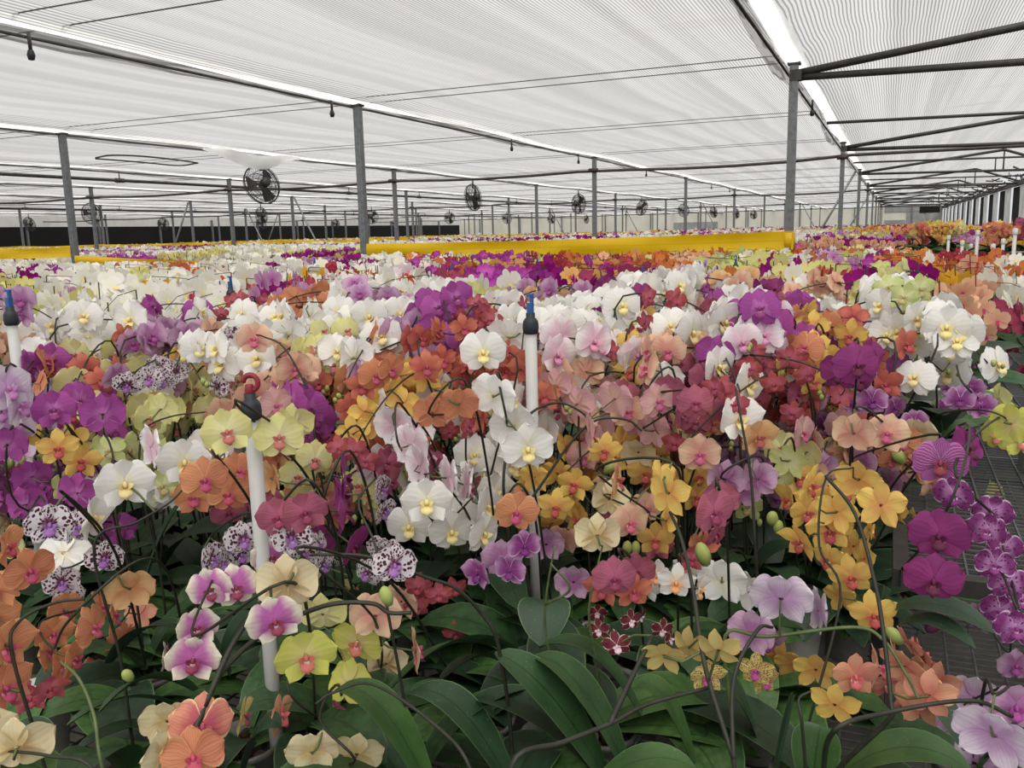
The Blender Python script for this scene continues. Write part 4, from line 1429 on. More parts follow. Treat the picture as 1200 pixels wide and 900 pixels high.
t, bs = H('LY', 'lemon yellow orchid with dusky lips right of the riser pipe cap', [(327, 512, 62, 0, 5), (266, 506, 62, 0, 5), (369, 538, 48, 10, -5), (349, 558, 46, 5, -5), (385, 572, 40, 70, 0), (345, 495, 50, 150, 20), (318, 560, 48, 120, 0, 0, 'PG'), (330, 540, 36, 0, 0, 0, 'OR'), (392, 538, 44, 120, 0, 0, 'CR'), (375, 590, 30, 60)], off=(.03, .14), buds=[(367, 595, 10), (386, 595, 10), (330, 583, 10)])
t, bs = H('RS', 'orchid with dark rose veined blooms below the lemon flowers', [(357, 600, 58, 5, -5), (326, 606, 54, -10, 0), (340, 620, 48, 20, -20), (312, 590, 44, 0)], off=(.02, .12))
t, bs = H('DM', 'orchid with tall edge on magenta petals beside the lemon flowers', [(402, 560, 66, 88, 0, 10), (404, 600, 66, 86, 0, -5), (400, 580, 60, 95), (415, 640, 56, 60, -20), (372, 635, 50, 20, -10)], off=(0, .12))
t, bs = H('M', 'magenta orchid with ruffled flowers behind the peach ones', [(362, 478, 50, -5), (350, 468, 46, 20), (372, 490, 46, 10), (355, 488, 40, -30), (345, 478, 36, 60)], off=(0, .1))
t, bs = H('R', 'crimson orchid bunch in the dark hollow beside the lemon flowers', [(398, 525, 34, 0), (415, 528, 34, 10), (428, 540, 34, 20), (385, 518, 30, -20), (408, 515, 30, 0), (420, 515, 28, 30)], off=(.0, .1))
hero_leaf(t, bs, (478, 580), (432, 540), 40, 1.0, 1.06, .03, .2, 0)
hero_leaf(t, bs, (495, 540), (450, 520), 40, 1.05, 1.12, .03, .2, 1)
hero_leaf(t, bs, (235, 490), (234, 446), 20, 1.1, 1.25, .0, 1.2, 1)
t, bs = H('PE', 'peach orchid rising over the red looped nozzle', [(298, 397, 44, 0, 0), (345, 432, 46, 10), (360, 434, 40, 0), (335, 460, 44, 60), (322, 475, 48, 30, 0, 0, 'PK'), (342, 448, 40, -10), (280, 470, 44, 100, 20, 0, 'PK'), (318, 455, 40, 150)],
          off=(.05, .12), stems=[[(370, 520, 1.75), (365, 470, 1.78), (335, 410, 1.8), (310, 395, 1.82), (298, 392, 1.84)]])
t, bs = H('LY', 'pale lemon orchid bunch left of the looped nozzle', [(188, 480, 46, 150), (175, 490, 44, 30), (200, 478, 40, 160), (180, 505, 40, 20), (148, 505, 36, 150, 0, 0, 'G'), (145, 520, 34, 60, 0, 0, 'G'), (205, 498, 36, 60)], off=(0, .1), stems=[[(165, 570, 1.75), (165, 515, 1.75), (175, 498, 1.75), (205, 487, 1.75), (240, 483, 1.75)]])
t, bs = H('PL', 'large pale lilac orchid at the left edge beside a riser pipe', [(8, 455, 62, 30), (22, 475, 60, 60), (0, 480, 60, -10), (15, 500, 56, 20), (30, 455, 44, 100)], off=(0, .1))
t, bs = H('O', 'orchid with vermilion and gold flowers in front of white bunches', [(440, 440, 44, 20), (425, 452, 42, -10, 0, 0, 'OR'), (458, 432, 42, 40), (480, 436, 40, 0, 0, 0, 'Y'), (500, 430, 44, 10, 0, 0, 'OR'), (518, 422, 42, 30, 0, 0, 'OR'), (462, 455, 38, 0, 0, 0, 'Y'), (488, 450, 36, 20, 0, 0, 'O'), (410, 478, 40, 10, 0, 0, 'OR'), (425, 470, 40, 60, 0, 0, 'OR'), (470, 468, 36, 30, 0, 0, 'Y')], off=(.02, .1),
          stems=[[(490, 540, 1.9), (495, 480, 1.95), (510, 450, 1.96), (545, 425, 1.96), (560, 424, 1.96)]])
t, bs = H('R', 'vermilion red orchid bunch right of the salmon ones', [(855, 448, 40, 0, 0, 0, 'OR'), (848, 468, 40, 10, 0, 0, 'OR'), (885, 446, 36, 40, 0, 0, 'OR'), (862, 470, 36, -10, 0, 0, 'OR'), (745, 375, 30, 0, 0, 0, 'OR'), (838, 455, 34, -30)], off=(.02, .1), stems=[[(868, 560, 1.85), (866, 500, 1.85), (858, 455, 1.86)]])
t, bs = H('LY', 'bright yellow orchid bunch just left of the deep purple flower', [(940, 412, 42, 150, 10, 0, 'YG'), (955, 405, 42, 20, 10, 0, 'Y'), (965, 415, 40, 0, 0, 0, 'Y'), (925, 428, 42, 30, 0, 0, 'Y'), (945, 428, 40, 0, 0, 0, 'Y'), (905, 445, 40, 20, 0, 0, 'Y'), (930, 445, 36, 150, 0, 0, 'PG'), (972, 400, 34, 30, 0, 0, 'Y')], off=(0, .1))

# ------------------------------------------------------------------ colour of the beds, read off the photograph
PATCH = []


def pt(cv, *xy):
    for i in range(0, len(xy), 2):
        PATCH.append((xy[i], xy[i + 1], cv))


pt('W', 10, 310, 75, 330, 100, 315, 125, 315, 130, 345, 35, 360, 60, 360, 100, 365, 150, 360, 210, 330, 250, 325, 290, 320, 220, 360, 240, 375, 170, 370, 140, 375, 40, 400, 90, 430, 110, 410,
   120, 470, 150, 460, 250, 395, 250, 440, 425, 320, 420, 340, 440, 305, 415, 355, 360, 325, 330, 380, 350, 385, 410, 390, 405, 415, 420, 420, 460, 365, 470, 345, 500, 330, 520, 350, 515, 365, 505, 385,
   535, 345, 590, 340, 460, 400, 450, 390, 575, 460, 605, 345, 775, 335, 795, 335, 765, 340, 755, 360, 640, 385, 660, 390, 680, 380, 700, 385, 650, 400, 745, 400, 815, 370, 835, 385, 850, 400, 805, 405, 830, 420,
   720, 440, 740, 430, 700, 440, 930, 308, 1025, 295, 1085, 310, 1050, 330, 935, 335, 930, 350, 990, 345, 960, 360, 1030, 365, 1015, 370, 1045, 360, 1170, 330, 1165, 345, 1055, 395, 1065, 410, 1080, 425, 1010, 410, 180, 400, 70, 395, 270, 360, 275, 410, 380, 400)
pt('WB', 830, 440, 680, 425, 650, 440, 865, 400, 745, 415, 880, 425, 190, 315, 480, 325)
pt('DM', 27, 330, 335, 340, 405, 315, 660, 330, 680, 335, 700, 370, 720, 365, 975, 285, 915, 320, 1020, 330, 1060, 325, 915, 365, 640, 322, 1075, 322)
pt('M', 50, 325, 205, 385, 345, 465, 565, 335, 580, 330, 630, 330, 590, 305, 820, 350, 840, 360, 850, 380, 890, 410, 1030, 310, 1060, 322, 920, 385, 935, 385, 905, 395, 525, 385)
pt('P', 90, 350, 28, 385, 220, 400, 180, 420, 350, 345, 380, 310, 425, 365, 595, 355, 490, 400, 480, 410, 505, 390, 670, 360, 615, 360, 640, 425, 955, 290, 985, 300, 1120, 400, 1135, 410, 1095, 420, 1100, 405)
pt('SP', 215, 430, 955, 350, 820, 325)
pt('Y', 180, 345, 370, 330, 280, 425, 450, 455, 480, 440, 490, 455, 690, 405, 705, 400, 720, 395, 1030, 285, 1095, 325, 1100, 330, 1080, 335, 1005, 340, 960, 410, 950, 400)
pt('LY', 25, 335, 30, 345, 175, 330, 185, 460, 180, 440, 545, 365, 560, 370, 555, 305, 560, 300, 870, 320, 910, 300, 1000, 280, 1085, 290, 920, 320, 1030, 345, 850, 315, 1010, 290, 375, 430)
pt('G', 990, 320, 1000, 325, 1060, 370, 870, 305, 1010, 300)
pt('O', 205, 315, 385, 362, 390, 382, 440, 430, 480, 430, 460, 430, 485, 315, 690, 320, 680, 310, 760, 310, 790, 320, 840, 300, 880, 345, 970, 290, 1045, 300, 1055, 310, 960, 315, 970, 395, 1080, 275, 1100, 310, 1160, 320, 135, 435, 50, 445)
pt('OR', 220, 322, 285, 340, 495, 345, 425, 450, 500, 430, 520, 425, 540, 400, 545, 440, 590, 440, 605, 385, 610, 440, 990, 395, 1040, 415, 100, 440, 935, 295, 960, 325)
pt('R', 290, 365, 305, 340, 320, 350, 310, 365, 380, 325, 530, 310, 570, 385, 590, 380, 650, 310, 720, 305, 610, 400, 775, 385, 870, 450, 850, 450, 885, 440, 895, 455, 1020, 275, 1050, 290, 1110, 300, 965, 325, 1075, 350, 1150, 310)
pt('RS', 735, 330, 750, 320, 555, 330, 795, 450, 780, 465, 820, 470, 1150, 370, 1135, 380, 1170, 370, 1185, 360, 1190, 380, 1175, 400, 1185, 425, 870, 375)
pt('PE', 30, 420, 8, 420, 295, 395, 345, 430, 330, 450, 805, 310, 870, 360, 770, 440, 720, 450, 655, 455, 905, 340, 970, 345, 1110, 350, 1105, 365, 1100, 380, 1085, 390, 1125, 335, 1145, 325)
pt('PG', 610, 315, 715, 325, 655, 365, 640, 365, 870, 385, 700, 315, 860, 345, 1070, 300)


def patch_at(x, y, rng, mix=.28):
    if rng.random() < mix:
        x += rng.uniform(-90, 90)
        y += rng.uniform(-15, 15)
    return min(PATCH, key=lambda p: (p[0] - x) ** 2 + (2.2 * (p[1] - y)) ** 2)[2]


def in_gap(X, Y):
    """the bare patch of bench mesh"""
    if X < XB - .05:
        return False
    px, py, z = project((X, Y, ZB2))
    return px > 1122 and 462 < py < 860


SHORT = dict(W='white', WB='blush white', WO='white', P='lavender', PL='pale lilac', M='magenta', DM='deep purple', MV='veined magenta', MC='mottled purple', LM='lilac', SP='spotted', Y='golden',
             LY='lemon', YG='greenish yellow', G='lime', O='orange', OR='vermilion', R='crimson', RS='rose red', PE='peach', PK='salmon pink', PG='apricot', CP='cream', CR='cream', OY='coral', BG='burgundy', YB='barred', BR='brown yellow', SA='salmon')


def auto_plant(cen, cv, rng, n=None, nb=None):
    d = (cen - CAM).length
    th = rng.uniform(0, 2 * PI)
    dv = Vector((math.cos(th), math.sin(th), 0))
    base = Vector((cen.x - dv.x * .10 + rng.uniform(-.03, .03), cen.y - dv.y * .10 + .04, ZB))
    base.x = min(max(base.x, -15.7), 3.9)
    base.y = max(base.y, .5)
    fit_base(base)
    t = plant_root(base, ('packed bed orchid with %s beside %s ones' % (CV[cv][0], SHORT[nb])) if nb else 'moth orchid with %s in the packed beds' % CV[cv][0], 'packed bed orchids: ' + CV[cv][0])
    add_pot(t, rng)
    add_leaves(t, rng, 4 if d < 2.6 else 2)
    SS, FP = [], []
    for s in range(2 if rng.random() < .55 else 1):
        if s:
            th2 = th + rng.uniform(1.2, 2.6) * rng.choice((-1, 1))
            dv = Vector((math.cos(th2), math.sin(th2), 0))
        off = Vector((rng.uniform(-.04, .04), rng.uniform(-.04, .04), rng.uniform(-.03, .02)))
        apex = cen + off - dv * .07 + Vector((0, 0, .045))
        tip = cen + off + dv * rng.uniform(.13, .2) + Vector((0, 0, rng.uniform(-.07, .01)))
        root = base + Vector((0, 0, .1))
        c1 = root + Vector((0, 0, .25))
        pts = bez(root, c1, apex - dv * .06 + Vector((0, 0, -.03)), apex, 8) + bez(apex, apex + dv * .07 + Vector((0, 0, .02)), tip - dv * .05 + Vector((0, 0, .05)), tip, 8)[1:]
        SS.append(pts)
        k = n or rng.randint(5, 8)
        yaw0 = rng.gauss(0, 38) if rng.random() < .85 else 180 + rng.gauss(0, 30)
        for i in range(k):
            f = 8 + int(7 * i / max(1, k - 1)) - (2 if i == 0 else 0)
            q = pts[min(f, len(pts) - 1)]
            fc = face_dir(q, yaw0 + rng.gauss(0, 22), rng.gauss(0, 14))
            side = fc.cross(Vector((0, 0, 1)))
            P = q + side * ((-1) ** i * rng.uniform(.018, .036)) + fc * .02 + Vector((0, 0, rng.uniform(-.035, .012)))
            size = CV[cv][1] * rng.uniform(.84, 1.0)
            put_flower(t, base, P, fc, rng.uniform(-.3, .3), cv, size, rng, d)
            FP.append((P, fc, size))
        if rng.random() < .6:
            for b_ in range(rng.randint(1, 2)):
                P = tip + dv * (.012 + .018 * b_) + Vector((0, 0, -.004 * b_))
                s_ = .016 - .003 * b_
                link('bud', BUDM['g'], t, mat=Matrix.Translation(P - base) @ Matrix.Rotation(rng.uniform(-1, 1), 4, 'X') @ Matrix.Diagonal((s_, s_, s_, 1)))
    stem_mesh(t, base, SS, FP, rng)
    INDIV.append((cen.x, cen.y))


# foliage only pots that close the dark gaps between the front plants
frng = random.Random(77)
for ix in range(-9, 5):
    for iy in range(0, 8):
        X = ix * .2 + (iy % 2) * .1 + frng.uniform(-.04, .04)
        Y = .72 + iy * .19 + frng.uniform(-.03, .03)
        px, py, z = project((X, Y, ZB + .12))
        if px < -120 or px > 1290 or py > 1010 or z > 1.9 or X > XB - .12:
            continue
        if min([(hx - X) ** 2 + (hy - Y) ** 2 for hx, hy in HERO_BASES] or [9]) < .10 ** 2:
            continue
        t = plant_root(Vector((X, Y, ZB)), 'leafy moth orchid without flowers, dark in the gaps of the front row', 'flowerless front orchids')
        add_pot(t, frng)
        add_leaves(t, frng, 5, .12, .18)
        HERO_BASES.append((X, Y))

# lower sprays that fill the bank of flowers just behind the front ones
arng = random.Random(33)
HOLES = [(120, 590, 275, 720), (400, 505, 480, 570), (870, 590, 940, 670), (540, 640, 570, 700), (425, 560, 445, 700), (596, 430, 655, 500)]
INNER = []
for iy, y in enumerate(range(452, 610, 40)):
    for ix in range(22):
        x = -20 + ix * 50 + (iy % 2) * 25 + arng.uniform(-12, 12)
        yy = y + arng.uniform(-10, 10)
        if x > 1035 or any(a <= x <= c and b <= yy <= d for a, b, c, d in HOLES):
            continue
        if arng.random() < .18:
            continue
        hv = arng.choice(sorted(HFL, key=lambda h: (h[0] - x) ** 2 + (1.5 * (h[1] - yy)) ** 2)[:5])[2]
        if hv in ('DM', 'M') and arng.random() < .5:
            hv = 'P'
        if hv in ('BG', 'YB', 'BR', 'MC', 'SP', 'CP'):
            hv = 'RS' if x < 500 else 'P'
        dep = 1.88 - (yy - 448) * .0014 + arng.uniform(-.04, .06)
        INNER.append((at_depth(x, yy, dep), hv))

# individual plants read from the patches
arng = random.Random(21)
cands = []
for (x, y, cv) in PATCH:
    if y >= 322:
        P = at_z(x, y, HC - drop_y(y) - .01 + arng.uniform(-.025, .025))
        if x > 1078:
            P = at_depth(x, y, (2.8 if x < 1130 else 3.2) + max(0, 350 - y) * .03 + arng.uniform(-.15, .2))
        if (P - CAM).length < 5.2:
            cands.append((P, cv))
placed = []
LIMIT = 298 - NPLANT[0]
# fill the bed between them on a loose grid
fill = []
for ix in range(-60, 16):
    for iy in range(0, 45):
        X = ix * .17 + (iy % 2) * .08 + arng.uniform(-.05, .05)
        Y = .9 + iy * .17 + arng.uniform(-.05, .05)
        z = HC - .195 - (.011 if X > -5.4 else .021) * max(0, Y - 1.5) + arng.uniform(-.045, .03)
        px, py, dz = project((X, Y, z))
        if px < -110 or px > 1310 or dz < 1.85 or py > 468 or Y > 8.4:
            continue
        if in_gap(X, Y) or (px > 1050 and dz < 2.8) or (px > 1090 and dz < 3.9):
            continue
        fill.append((Vector((X, Y, z)), px, py, dz))
for P, cv in cands:
    placed.append(P)
fl2 = []
for P, px, py, dz in sorted(fill, key=lambda q: q[3]):
    if min(((P.x - q.x) ** 2 + (P.y - q.y) ** 2) for q in placed) < .115 ** 2:
        continue
    placed.append(P)
    fl2.append((P, px, py, dz))
allc = [(P, cv, (P - CAM).length) for P, cv in INNER + cands]
allc += [(P, patch_at(px, py, arng), (P - CAM).length) for P, px, py, dz in fl2]
allc.sort(key=lambda q: q[2])
REST = []
for i, (P, cv, d) in enumerate(allc):
    if i < LIMIT:
        if in_gap(P.x, P.y):
            continue
        oth = [q for q in allc[:LIMIT] if SHORT[q[1]] != SHORT[cv]]
        auto_plant(P, cv, arng, nb=min(oth, key=lambda q: (q[0] - P).length)[1])
    else:
        REST.append((P, cv))

# ------------------------------------------------------------------ everything farther off: one field of packed orchids
CK = list(CV)
pc, cc, lc = [], [], []
for k in CK:
    a = CV[k][3]
    b0 = np.array(lin(a['base'])[:3])
    if a.get('vein'):
        b0 = b0 * (1 - .3 * a['vamt']) + np.array(lin(a['vein'])[:3]) * .3 * a['vamt']
    pc.append(b0)
    cc.append(np.array(lin(a.get('center') or a['base'])[:3]))
    lc.append(np.array(lin(CV[k][4][0])[:3]))
pc, cc, lc = np.array(pc), np.array(cc), np.array(lc)


def template(fine):
    V, Fq, role = [(0, 0, 0)], [], [1]
    for ang, l, w in ((0, .48, .16), (2.42, .46, .16), (-2.42, .46, .16), (1.3, .5, .27), (-1.3, .5, .27)):
        d = np.array([math.sin(ang), math.cos(ang), 0])
        s = np.array([math.cos(ang), -math.sin(ang), 0])
        z = .03 if w > .2 else 0
        b = len(V)
        if fine:
            for p in (d * l * .55 - s * w, d * l * .9 - s * w * .62, d * l, d * l * .9 + s * w * .62, d * l * .55 + s * w):
                V.append((p[0], p[1], p[2] + z + .05 * np.hypot(p[0], p[1])))
                role.append(0)
            Fq += [(0, b, b + 1, b + 2), (0, b + 2, b + 3, b + 4)]
        else:
            for p in (d * l * .65 - s * w, d * l, d * l * .65 + s * w):
                V.append((p[0], p[1], p[2] + z))
                role.append(0)
            Fq += [(0, b, b + 1, b + 2)]
    b = len(V)
    for p in ((-.06, -.02, .05), (.06, -.02, .05), (.07, -.2, .12), (-.07, -.2, .12)):
        V.append(p)
        role.append(2)
    Fq.append((b, b + 3, b + 2, b + 1))
    return np.array(V), np.array(Fq), np.array(role)


TV, TF, TR = template(True)
CVt, CFt, CRt = template(False)
sv, sf, sc_ = [], [], []
NV = [0]


def emit(V, Fq, C):
    sv.append(V)
    sf.append(Fq + NV[0])
    sc_.append(C)
    NV[0] += len(V)


def emit_flowers(pos, face, size, ci, roll, fine):
    tv, tf, tr = (TV, TF, TR) if fine else (CVt, CFt, CRt)
    n = len(pos)
    fz = face / np.linalg.norm(face, axis=1, keepdims=True)
    up = np.array([0, 0, 1.0])
    y = up - fz * fz[:, 2:3]
    y /= np.linalg.norm(y, axis=1, keepdims=True) + 1e-9
    x = np.cross(y, fz)
    cr_, sr = np.cos(roll)[:, None], np.sin(roll)[:, None]
    x2 = x * cr_ + y * sr
    y2 = y * cr_ - x * sr
    V = pos[:, None, :] + size[:, None, None] * (tv[None, :, 0:1] * x2[:, None] + tv[None, :, 1:2] * y2[:, None] + tv[None, :, 2:3] * fz[:, None])
    k = len(tv)
    Fq = (tf[None] + (np.arange(n) * k)[:, None, None]).reshape(-1, 4)
    br_ = NR.uniform(.86, 1.06, n)[:, None, None]
    C = np.where((tr == 0)[None, :, None], pc[ci][:, None], np.where((tr == 1)[None, :, None], cc[ci][:, None], lc[ci][:, None])) * br_
    emit(V.reshape(-1, 3), Fq, np.clip(C, 0, 1).reshape(-1, 3))


def quad_strip(A, B, wv, col):
    """thin flat crossing bars A->B for stems, stakes"""
    n = len(A)
    V = np.stack([A - wv, A + wv, B + wv, B - wv], 1)
    Fq = (np.arange(4)[None] + 4 * np.arange(n)[:, None])
    C = np.broadcast_to(np.array(col)[None, None], (n, 4, 3)).copy()
    emit(V.reshape(-1, 3), Fq, C.reshape(-1, 3))


STEMC = lin('3f4030')[:3]
LEAFC = lin('35522f')[:3]


def field(cens, cvi, per, fine, scale, spread):
    n = len(cens)
    if not n:
        return
    cens = np.array(cens)
    cvi = np.array(cvi)
    th = NR.uniform(0, 2 * PI, n)
    dv = np.stack([np.cos(th), np.sin(th), 0 * th], 1)
    yaw0 = NR.normal(0, .8, n)
    sizes = np.array([CV[k][1] for k in CK])[cvi]
    for i in range(per):
        f = i / max(1, per - 1) - .4
        pos = cens + dv * (f * spread)[..., None] if np.ndim(f) else cens + dv * f * spread
        pos = pos + NR.normal(0, 1, (n, 3)) * np.array([.035, .035, .022]) * (spread / .28)
        pos[:, 2] -= .12 * f * f
        tc_ = -pos.copy()
        tc_[:, 2] = 0
        tc_ /= np.linalg.norm(tc_, axis=1, keepdims=True)
        ya = yaw0 + NR.normal(0, .45, n)
        fx = tc_[:, 0] * np.cos(ya) - tc_[:, 1] * np.sin(ya)
        fy = tc_[:, 0] * np.sin(ya) + tc_[:, 1] * np.cos(ya)
        face = np.stack([fx, fy, NR.normal(.05, .3, n)], 1)
        emit_flowers(pos, face, sizes * scale * NR.uniform(.85, 1.05, n), cvi, NR.normal(0, .3, n), fine)
    base = cens - dv * .1
    base[:, 2] = np.where((base[:, 0] > XB) & (base[:, 1] < 8.9), ZB2, ZB) + .1
    apex = cens - dv * .07 + np.array([0, 0, .05])
    tip = cens + dv * .2 + np.array([0, 0, -.01])
    wv = np.array([.002, .001, 0])
    quad_strip(base, apex, wv, STEMC)
    if fine:
        k4 = slice(0, None, 3)
        mid = (apex + tip) / 2 + np.array([0, 0, .02])
        quad_strip(apex[k4], mid[k4], np.array([.0, 0, .0013]), STEMC)
        quad_strip(mid[k4], tip[k4], np.array([.0, 0, .0013]), STEMC)
    for j in range(3):
        a = NR.uniform(0, 2 * PI, n)
        ld = np.stack([np.cos(a), np.sin(a), 0 * a], 1)
        sd = np.stack([-np.sin(a), np.cos(a), 0 * a], 1)
        A = base + np.array([0, 0, .0])
        Mid = base + ld * .11 + np.array([0, 0, .07])
        T = base + ld * .21 + np.array([0, 0, .03])
        V = np.stack([A, Mid - sd * .035, T, Mid + sd * .035], 1)
        Fq = (np.arange(4)[None] + 4 * np.arange(n)[:, None])
        C = np.clip(np.array(LEAFC)[None, None] * NR.uniform(.6, 1.4, (n, 1, 1)), 0, 1) * np.ones((n, 4, 1))
        emit(V.reshape(-1, 3), Fq, C.reshape(-1, 3))


ci_of = {k: i for i, k in enumerate(CK)}
field([tuple(P) for P, cv in REST], [ci_of[cv] for P, cv in REST], 9, True, .98, .28)


# beds beyond the first row of posts
def bed_palette(a, n, X, Y):
    h = random.Random(int(math.floor(X / 1.1)) * 7919 + int(math.floor(Y / 1.7)) * 104729 + 13)
    if a == 0:
        pool = ['Y', 'LY', 'O', 'R', 'OR', 'LY', 'P', 'PE', 'DM', 'O']
    elif a <= 2:
        pool = ['W', 'DM', 'P', 'W', 'LY', 'M', 'RS', 'DM', 'W'] if n > 0 else ['W', 'DM', 'W', 'M', 'W', 'LY', 'DM']
    else:
        pool = ['W', 'W', 'M', 'W', 'DM', 'W', 'P', 'W', 'G']
    return h.choice(pool)


beds = {0: ([], []), 1: ([], []), 2: ([], [])}
for cx, cy, n, a in benches:
    if n < 0:
        continue
    lvl = 0 if n == 0 else (1 if n < 3 else 2)
    st = (.24, .38, .62)[lvl]
    nx, ny = int(BW / st), int(BL / st)
    for i in range(nx):
        for j in range(ny):
            X = cx - BW / 2 + (i + .5) * BW / nx + NR.uniform(-.06, .06)
            Y = cy - BL / 2 + (j + .5) * BL / ny + NR.uniform(-.06, .06)
            px, py, dz = project((X, Y, 1.35))
            if px < -60 or px > 1260 or X > 2.9:
                continue
            cv = bed_palette(a, n, X, Y)
            z = HC - .21 + .03 * math.sin(X * 2.3 + Y) + NR.uniform(-.04, .03) - (.06 if a > 2 else 0)
            beds[lvl][0].append((X, Y, z))
            beds[lvl][1].append(ci_of[cv])
for lvl, (per, fine, scale, spread) in enumerate([(7, False, 1.05, .3), (6, False, 1.35, .42), (5, False, 1.9, .6)]):
    field(beds[lvl][0], beds[lvl][1], per, fine, scale, spread)
# white plant sticks among the far pots
A = np.array([(x, y, ZB) for (x, y, z) in beds[0][0][::6]])
if len(A):
    B = A + np.array([0, 0, .52])
    quad_strip(A, B, np.array([.009, .004, 0]), lin('d8d8d2')[:3])

V = np.concatenate(sv)
Fq = np.concatenate(sf)
C = np.concatenate(sc_)
me = bpy.data.meshes.new('orchid_field')
me.vertices.add(len(V))
me.vertices.foreach_set('co', V.astype(np.float32).ravel())
me.loops.add(len(Fq) * 4)
me.loops.foreach_set('vertex_index', Fq.astype(np.int32).ravel())
me.polygons.add(len(Fq))
me.polygons.foreach_set('loop_start', np.arange(len(Fq), dtype=np.int32) * 4)
me.update(calc_edges=True)
ca = me.color_attributes.new('Col', 'FLOAT_COLOR', 'POINT')
ca.data.foreach_set('color', np.concatenate([C, np.ones((len(C), 1))], 1).astype(np.float32).ravel())
me.materials.append(M_STUFF)
o = link('orchid_field', me)
tag(o, 'far beds of packed orchids in mixed colours reaching to the walls', 'orchids', None, 'stuff')
print('plants', NPLANT[0], 'stuff faces', len(Fq), 'rest', len(REST))

# ------------------------------------------------------------------ riser pipes
def riser(px, py, depth, label, group=None, loop=False, blue=True, top_z=None):
    P = at_depth(px, py, depth)
    t = thing('riser_pipe', (P.x, P.y, ZB), label, 'pipe', group)
    h = P.z - ZB
    b = MB()
    b.lathe([(.0, 0), (.0108, 0), (.0108, h), (.009, h)], n=16)
    b.obj('pipe', M_PVC, t)
    b = MB()
    b.lathe([(.011, h - .002), (.0138, h), (.0148, h + .01), (.0138, h + .02), (.0105, h + .026), (.0083, h + .027), (.0083, h + .036), (0, h + .036)], n=16)
    b.obj('cap', M_BLK, t)
    b = MB()
    if loop:
        b.lathe([(.006, h + .036), (.0068, h + .038), (.006, h + .047), (.005, h + .049), (0, h + .049)], n=10)
        pts = []
        for k in range(13):
            a = -1.4 + 4.5 * k / 12
            pts.append(RT * (.0105 * math.cos(a) + .002) + Vector((0, 0, h + .051 + .0112 * math.sin(a))))
        b.tube(pts, .004, 7)
    else:
        b.box((0, 0, h + .045), (.010, .010, .018))
        b.box((.003, 0, h + .058), (.005, .007, .016))
        b.box((0, 0, h + .068), (.012, .007, .005))
    b.obj('nozzle', M_RED if loop else (M_BLUE if blue else M_BLK), t, loop)


riser(295, 490, 1.22, 'white riser pipe with a black cap and red looped nozzle, nearest and tallest', loop=True)
riser(622, 390, 1.55, 'white riser pipe with a blue nozzle standing among white orchids')
riser(14, 380, 1.75, 'white riser pipe with a blue nozzle by the pale lilac orchids')
riser(271, 350, 2.7, 'white riser pipe with a small blue nozzle among white orchids farther back')
for q in [(862, 316, 6.0), (820, 328, 4.6), (753, 336, 4.2), (369, 316, 7.4), (530, 324, 6.2), (630, 318, 7.0), (694, 312, 8.2)]:
    riser(q[0], q[1], q[2] * .72, 'thin white riser pipe half buried in the farther flowers', 'far riser pipes')
# white pipes standing at the right, beyond the flower bench
for (x, y1, Y) in [(1112, 276, 7.4), (1128, 282, 7.0), (1146, 270, 6.4), (1164, 286, 6.0), (1176, 280, 6.6), (1190, 268, 5.6), (1100, 284, 8.0), (1138, 286, 7.8)]:
    P = at_y(x, y1, Y)
    t = thing('plant_stake', (P.x, P.y, ZB2), 'tall white plastic stake standing before the striped side wall', 'stake', 'white stakes before the side wall')
    b = MB(); b.lathe([(0, 0), (.0105, 0), (.0105, P.z - ZB2), (0, P.z - ZB2)], n=10); b.obj('pole', M_PVC, t)
    b = MB(); b.lathe([(.0145, -.03), (.0145, 0), (0, .004)], (0, 0, P.z - ZB2), n=10); b.obj('end_cap', M_PVC, t)

# raised rack of yellow orchids at the right
def rack(x0, x1, Y, zt, label):
    A_, B_ = at_y(x0, 290, Y), at_y(x1, 290, Y)
    lx = B_.x - A_.x
    t = thing('plant_rack', ((A_.x + B_.x) / 2, Y, ZB2), label, 'rack')
    b = MB()
    for i in range(7):
        b.box((0, -.22 + .44 * i / 6, zt - ZB2), (lx, .04, .02))
    b.obj('shelf', M_STEEL, t, False)
    for sx in (-1, 1):
        for sy in (-1, 1):
            b = MB(); b.box((sx * (lx / 2 - .02), sy * .2, (zt - ZB2) / 2 - .005), (.03, .03, zt - ZB2 - .01)); b.obj('leg', M_STEEL, t, False)
    return t


rack(1062, 1124, 8.0, 1.27, 'low rack lifting the yellow orchids above the beds')
rack(1158, 1215, 7.0, 1.27, 'low rack lifting the red and yellow orchids by the side wall')
rrng = random.Random(9)


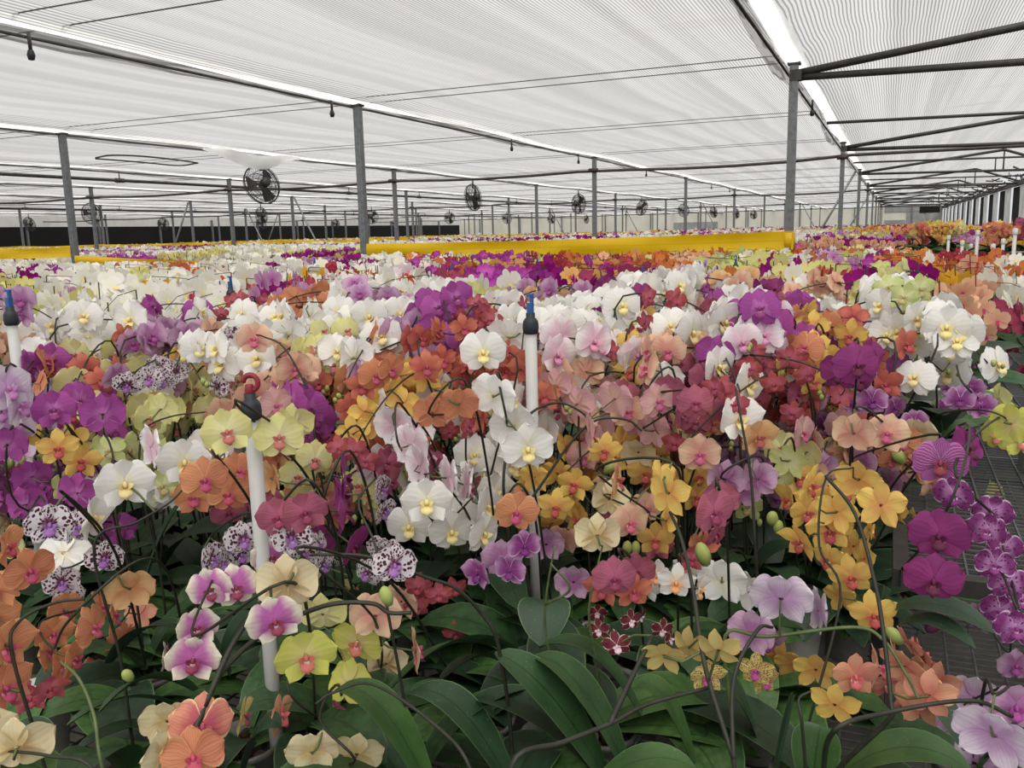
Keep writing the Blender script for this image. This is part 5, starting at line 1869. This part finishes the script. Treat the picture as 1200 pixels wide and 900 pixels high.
def rack_plant(px, Y, cv, z, label, group):
    P = at_y(px, 270, Y)
    cen = Vector((P.x, Y, z))
    base = Vector((P.x, Y + rrng.uniform(-.05, .05), 1.28))
    t = plant_root(base, label, group)
    add_pot(t, rrng)
    add_leaves(t, rrng, 5, .16, .2)
    SS, FP = [], []
    for s in range(3):
        th = rrng.uniform(0, 6.28)
        dv = Vector((math.cos(th), math.sin(th), 0))
        tip = cen + dv * .13 + Vector((0, 0, -.02))
        SS.append(bez(base + Vector((0, 0, .1)), base + Vector((0, 0, .2)), cen - dv * .05 + Vector((0, 0, .03)), tip, 8))
        for i in range(6):
            q = SS[-1][3 + int(5 * i / 5)]
            fc = face_dir(q, rrng.gauss(0, 50), rrng.gauss(5, 15))
            Pq = q + Vector((rrng.uniform(-.04, .04), rrng.uniform(-.04, .04), rrng.uniform(-.05, .03)))
            put_flower(t, base, Pq, fc, 0, cv, CV[cv][1], rrng, 8)
            FP.append((Pq, fc, .08))
    stem_mesh(t, base, SS, FP, rrng)


for px, dy, cv in [(1070, 0, 'O'), (1084, .1, 'Y'), (1094, -.1, 'YG'), (1106, .08, 'Y'), (1116, -.05, 'LY'), (1100, -.2, 'Y'), (1082, -.2, 'OR')]:
    rack_plant(px, 8.0 + dy, cv, 1.575, 'orchid with %s lifted on the low rack' % CV[cv][0], 'orchids on the first rack')
for px, dy, cv in [(1164, 0, 'Y'), (1178, .1, 'OR'), (1192, -.05, 'R'), (1172, -.15, 'O'), (1204, .1, 'RS')]:
    rack_plant(px, 7.0 + dy, cv, 1.57, 'orchid with %s on the rack by the side wall' % CV[cv][0], 'orchids on the second rack')

# a loose flap of liner and a torn seam in the shade cloth
b = MB()
P = []
for i in range(9):
    f = i / 8
    P.append([(.14 - .02 * j, -1.2 + 2.6 * f, -.04 - .3 * (math.sin(PI * f) ** 2) * (j / 4) + .03 * math.sin(f * 9 + j)) for j in range(5)])
b.grid(P)
o = b.obj('liner_flap', M_LINER)
o.location = (gx[2], 13.0, ZG - .06)
tag(o, 'loose white flap of gutter liner sagging above the nearest fan', 'plastic sheet')
b = MB()
up_ = [(112, 185), (130, 182), (165, 183), (205, 187), (232, 191)]
lo_ = [(112, 186), (140, 188), (175, 191), (210, 194), (232, 191)]
c0 = at_z(170, 188, ZG - .02)
for ln in (up_, lo_):
    b.tube(catmull([at_z(x, y, ZG - .02) - c0 for x, y in ln], 5), .016, 6)
o = b.obj('torn_seam', M_PIPE)
o.location = c0
tag(o, 'dark torn seam hanging open in the shade cloth beyond the third gutter', 'torn cloth')
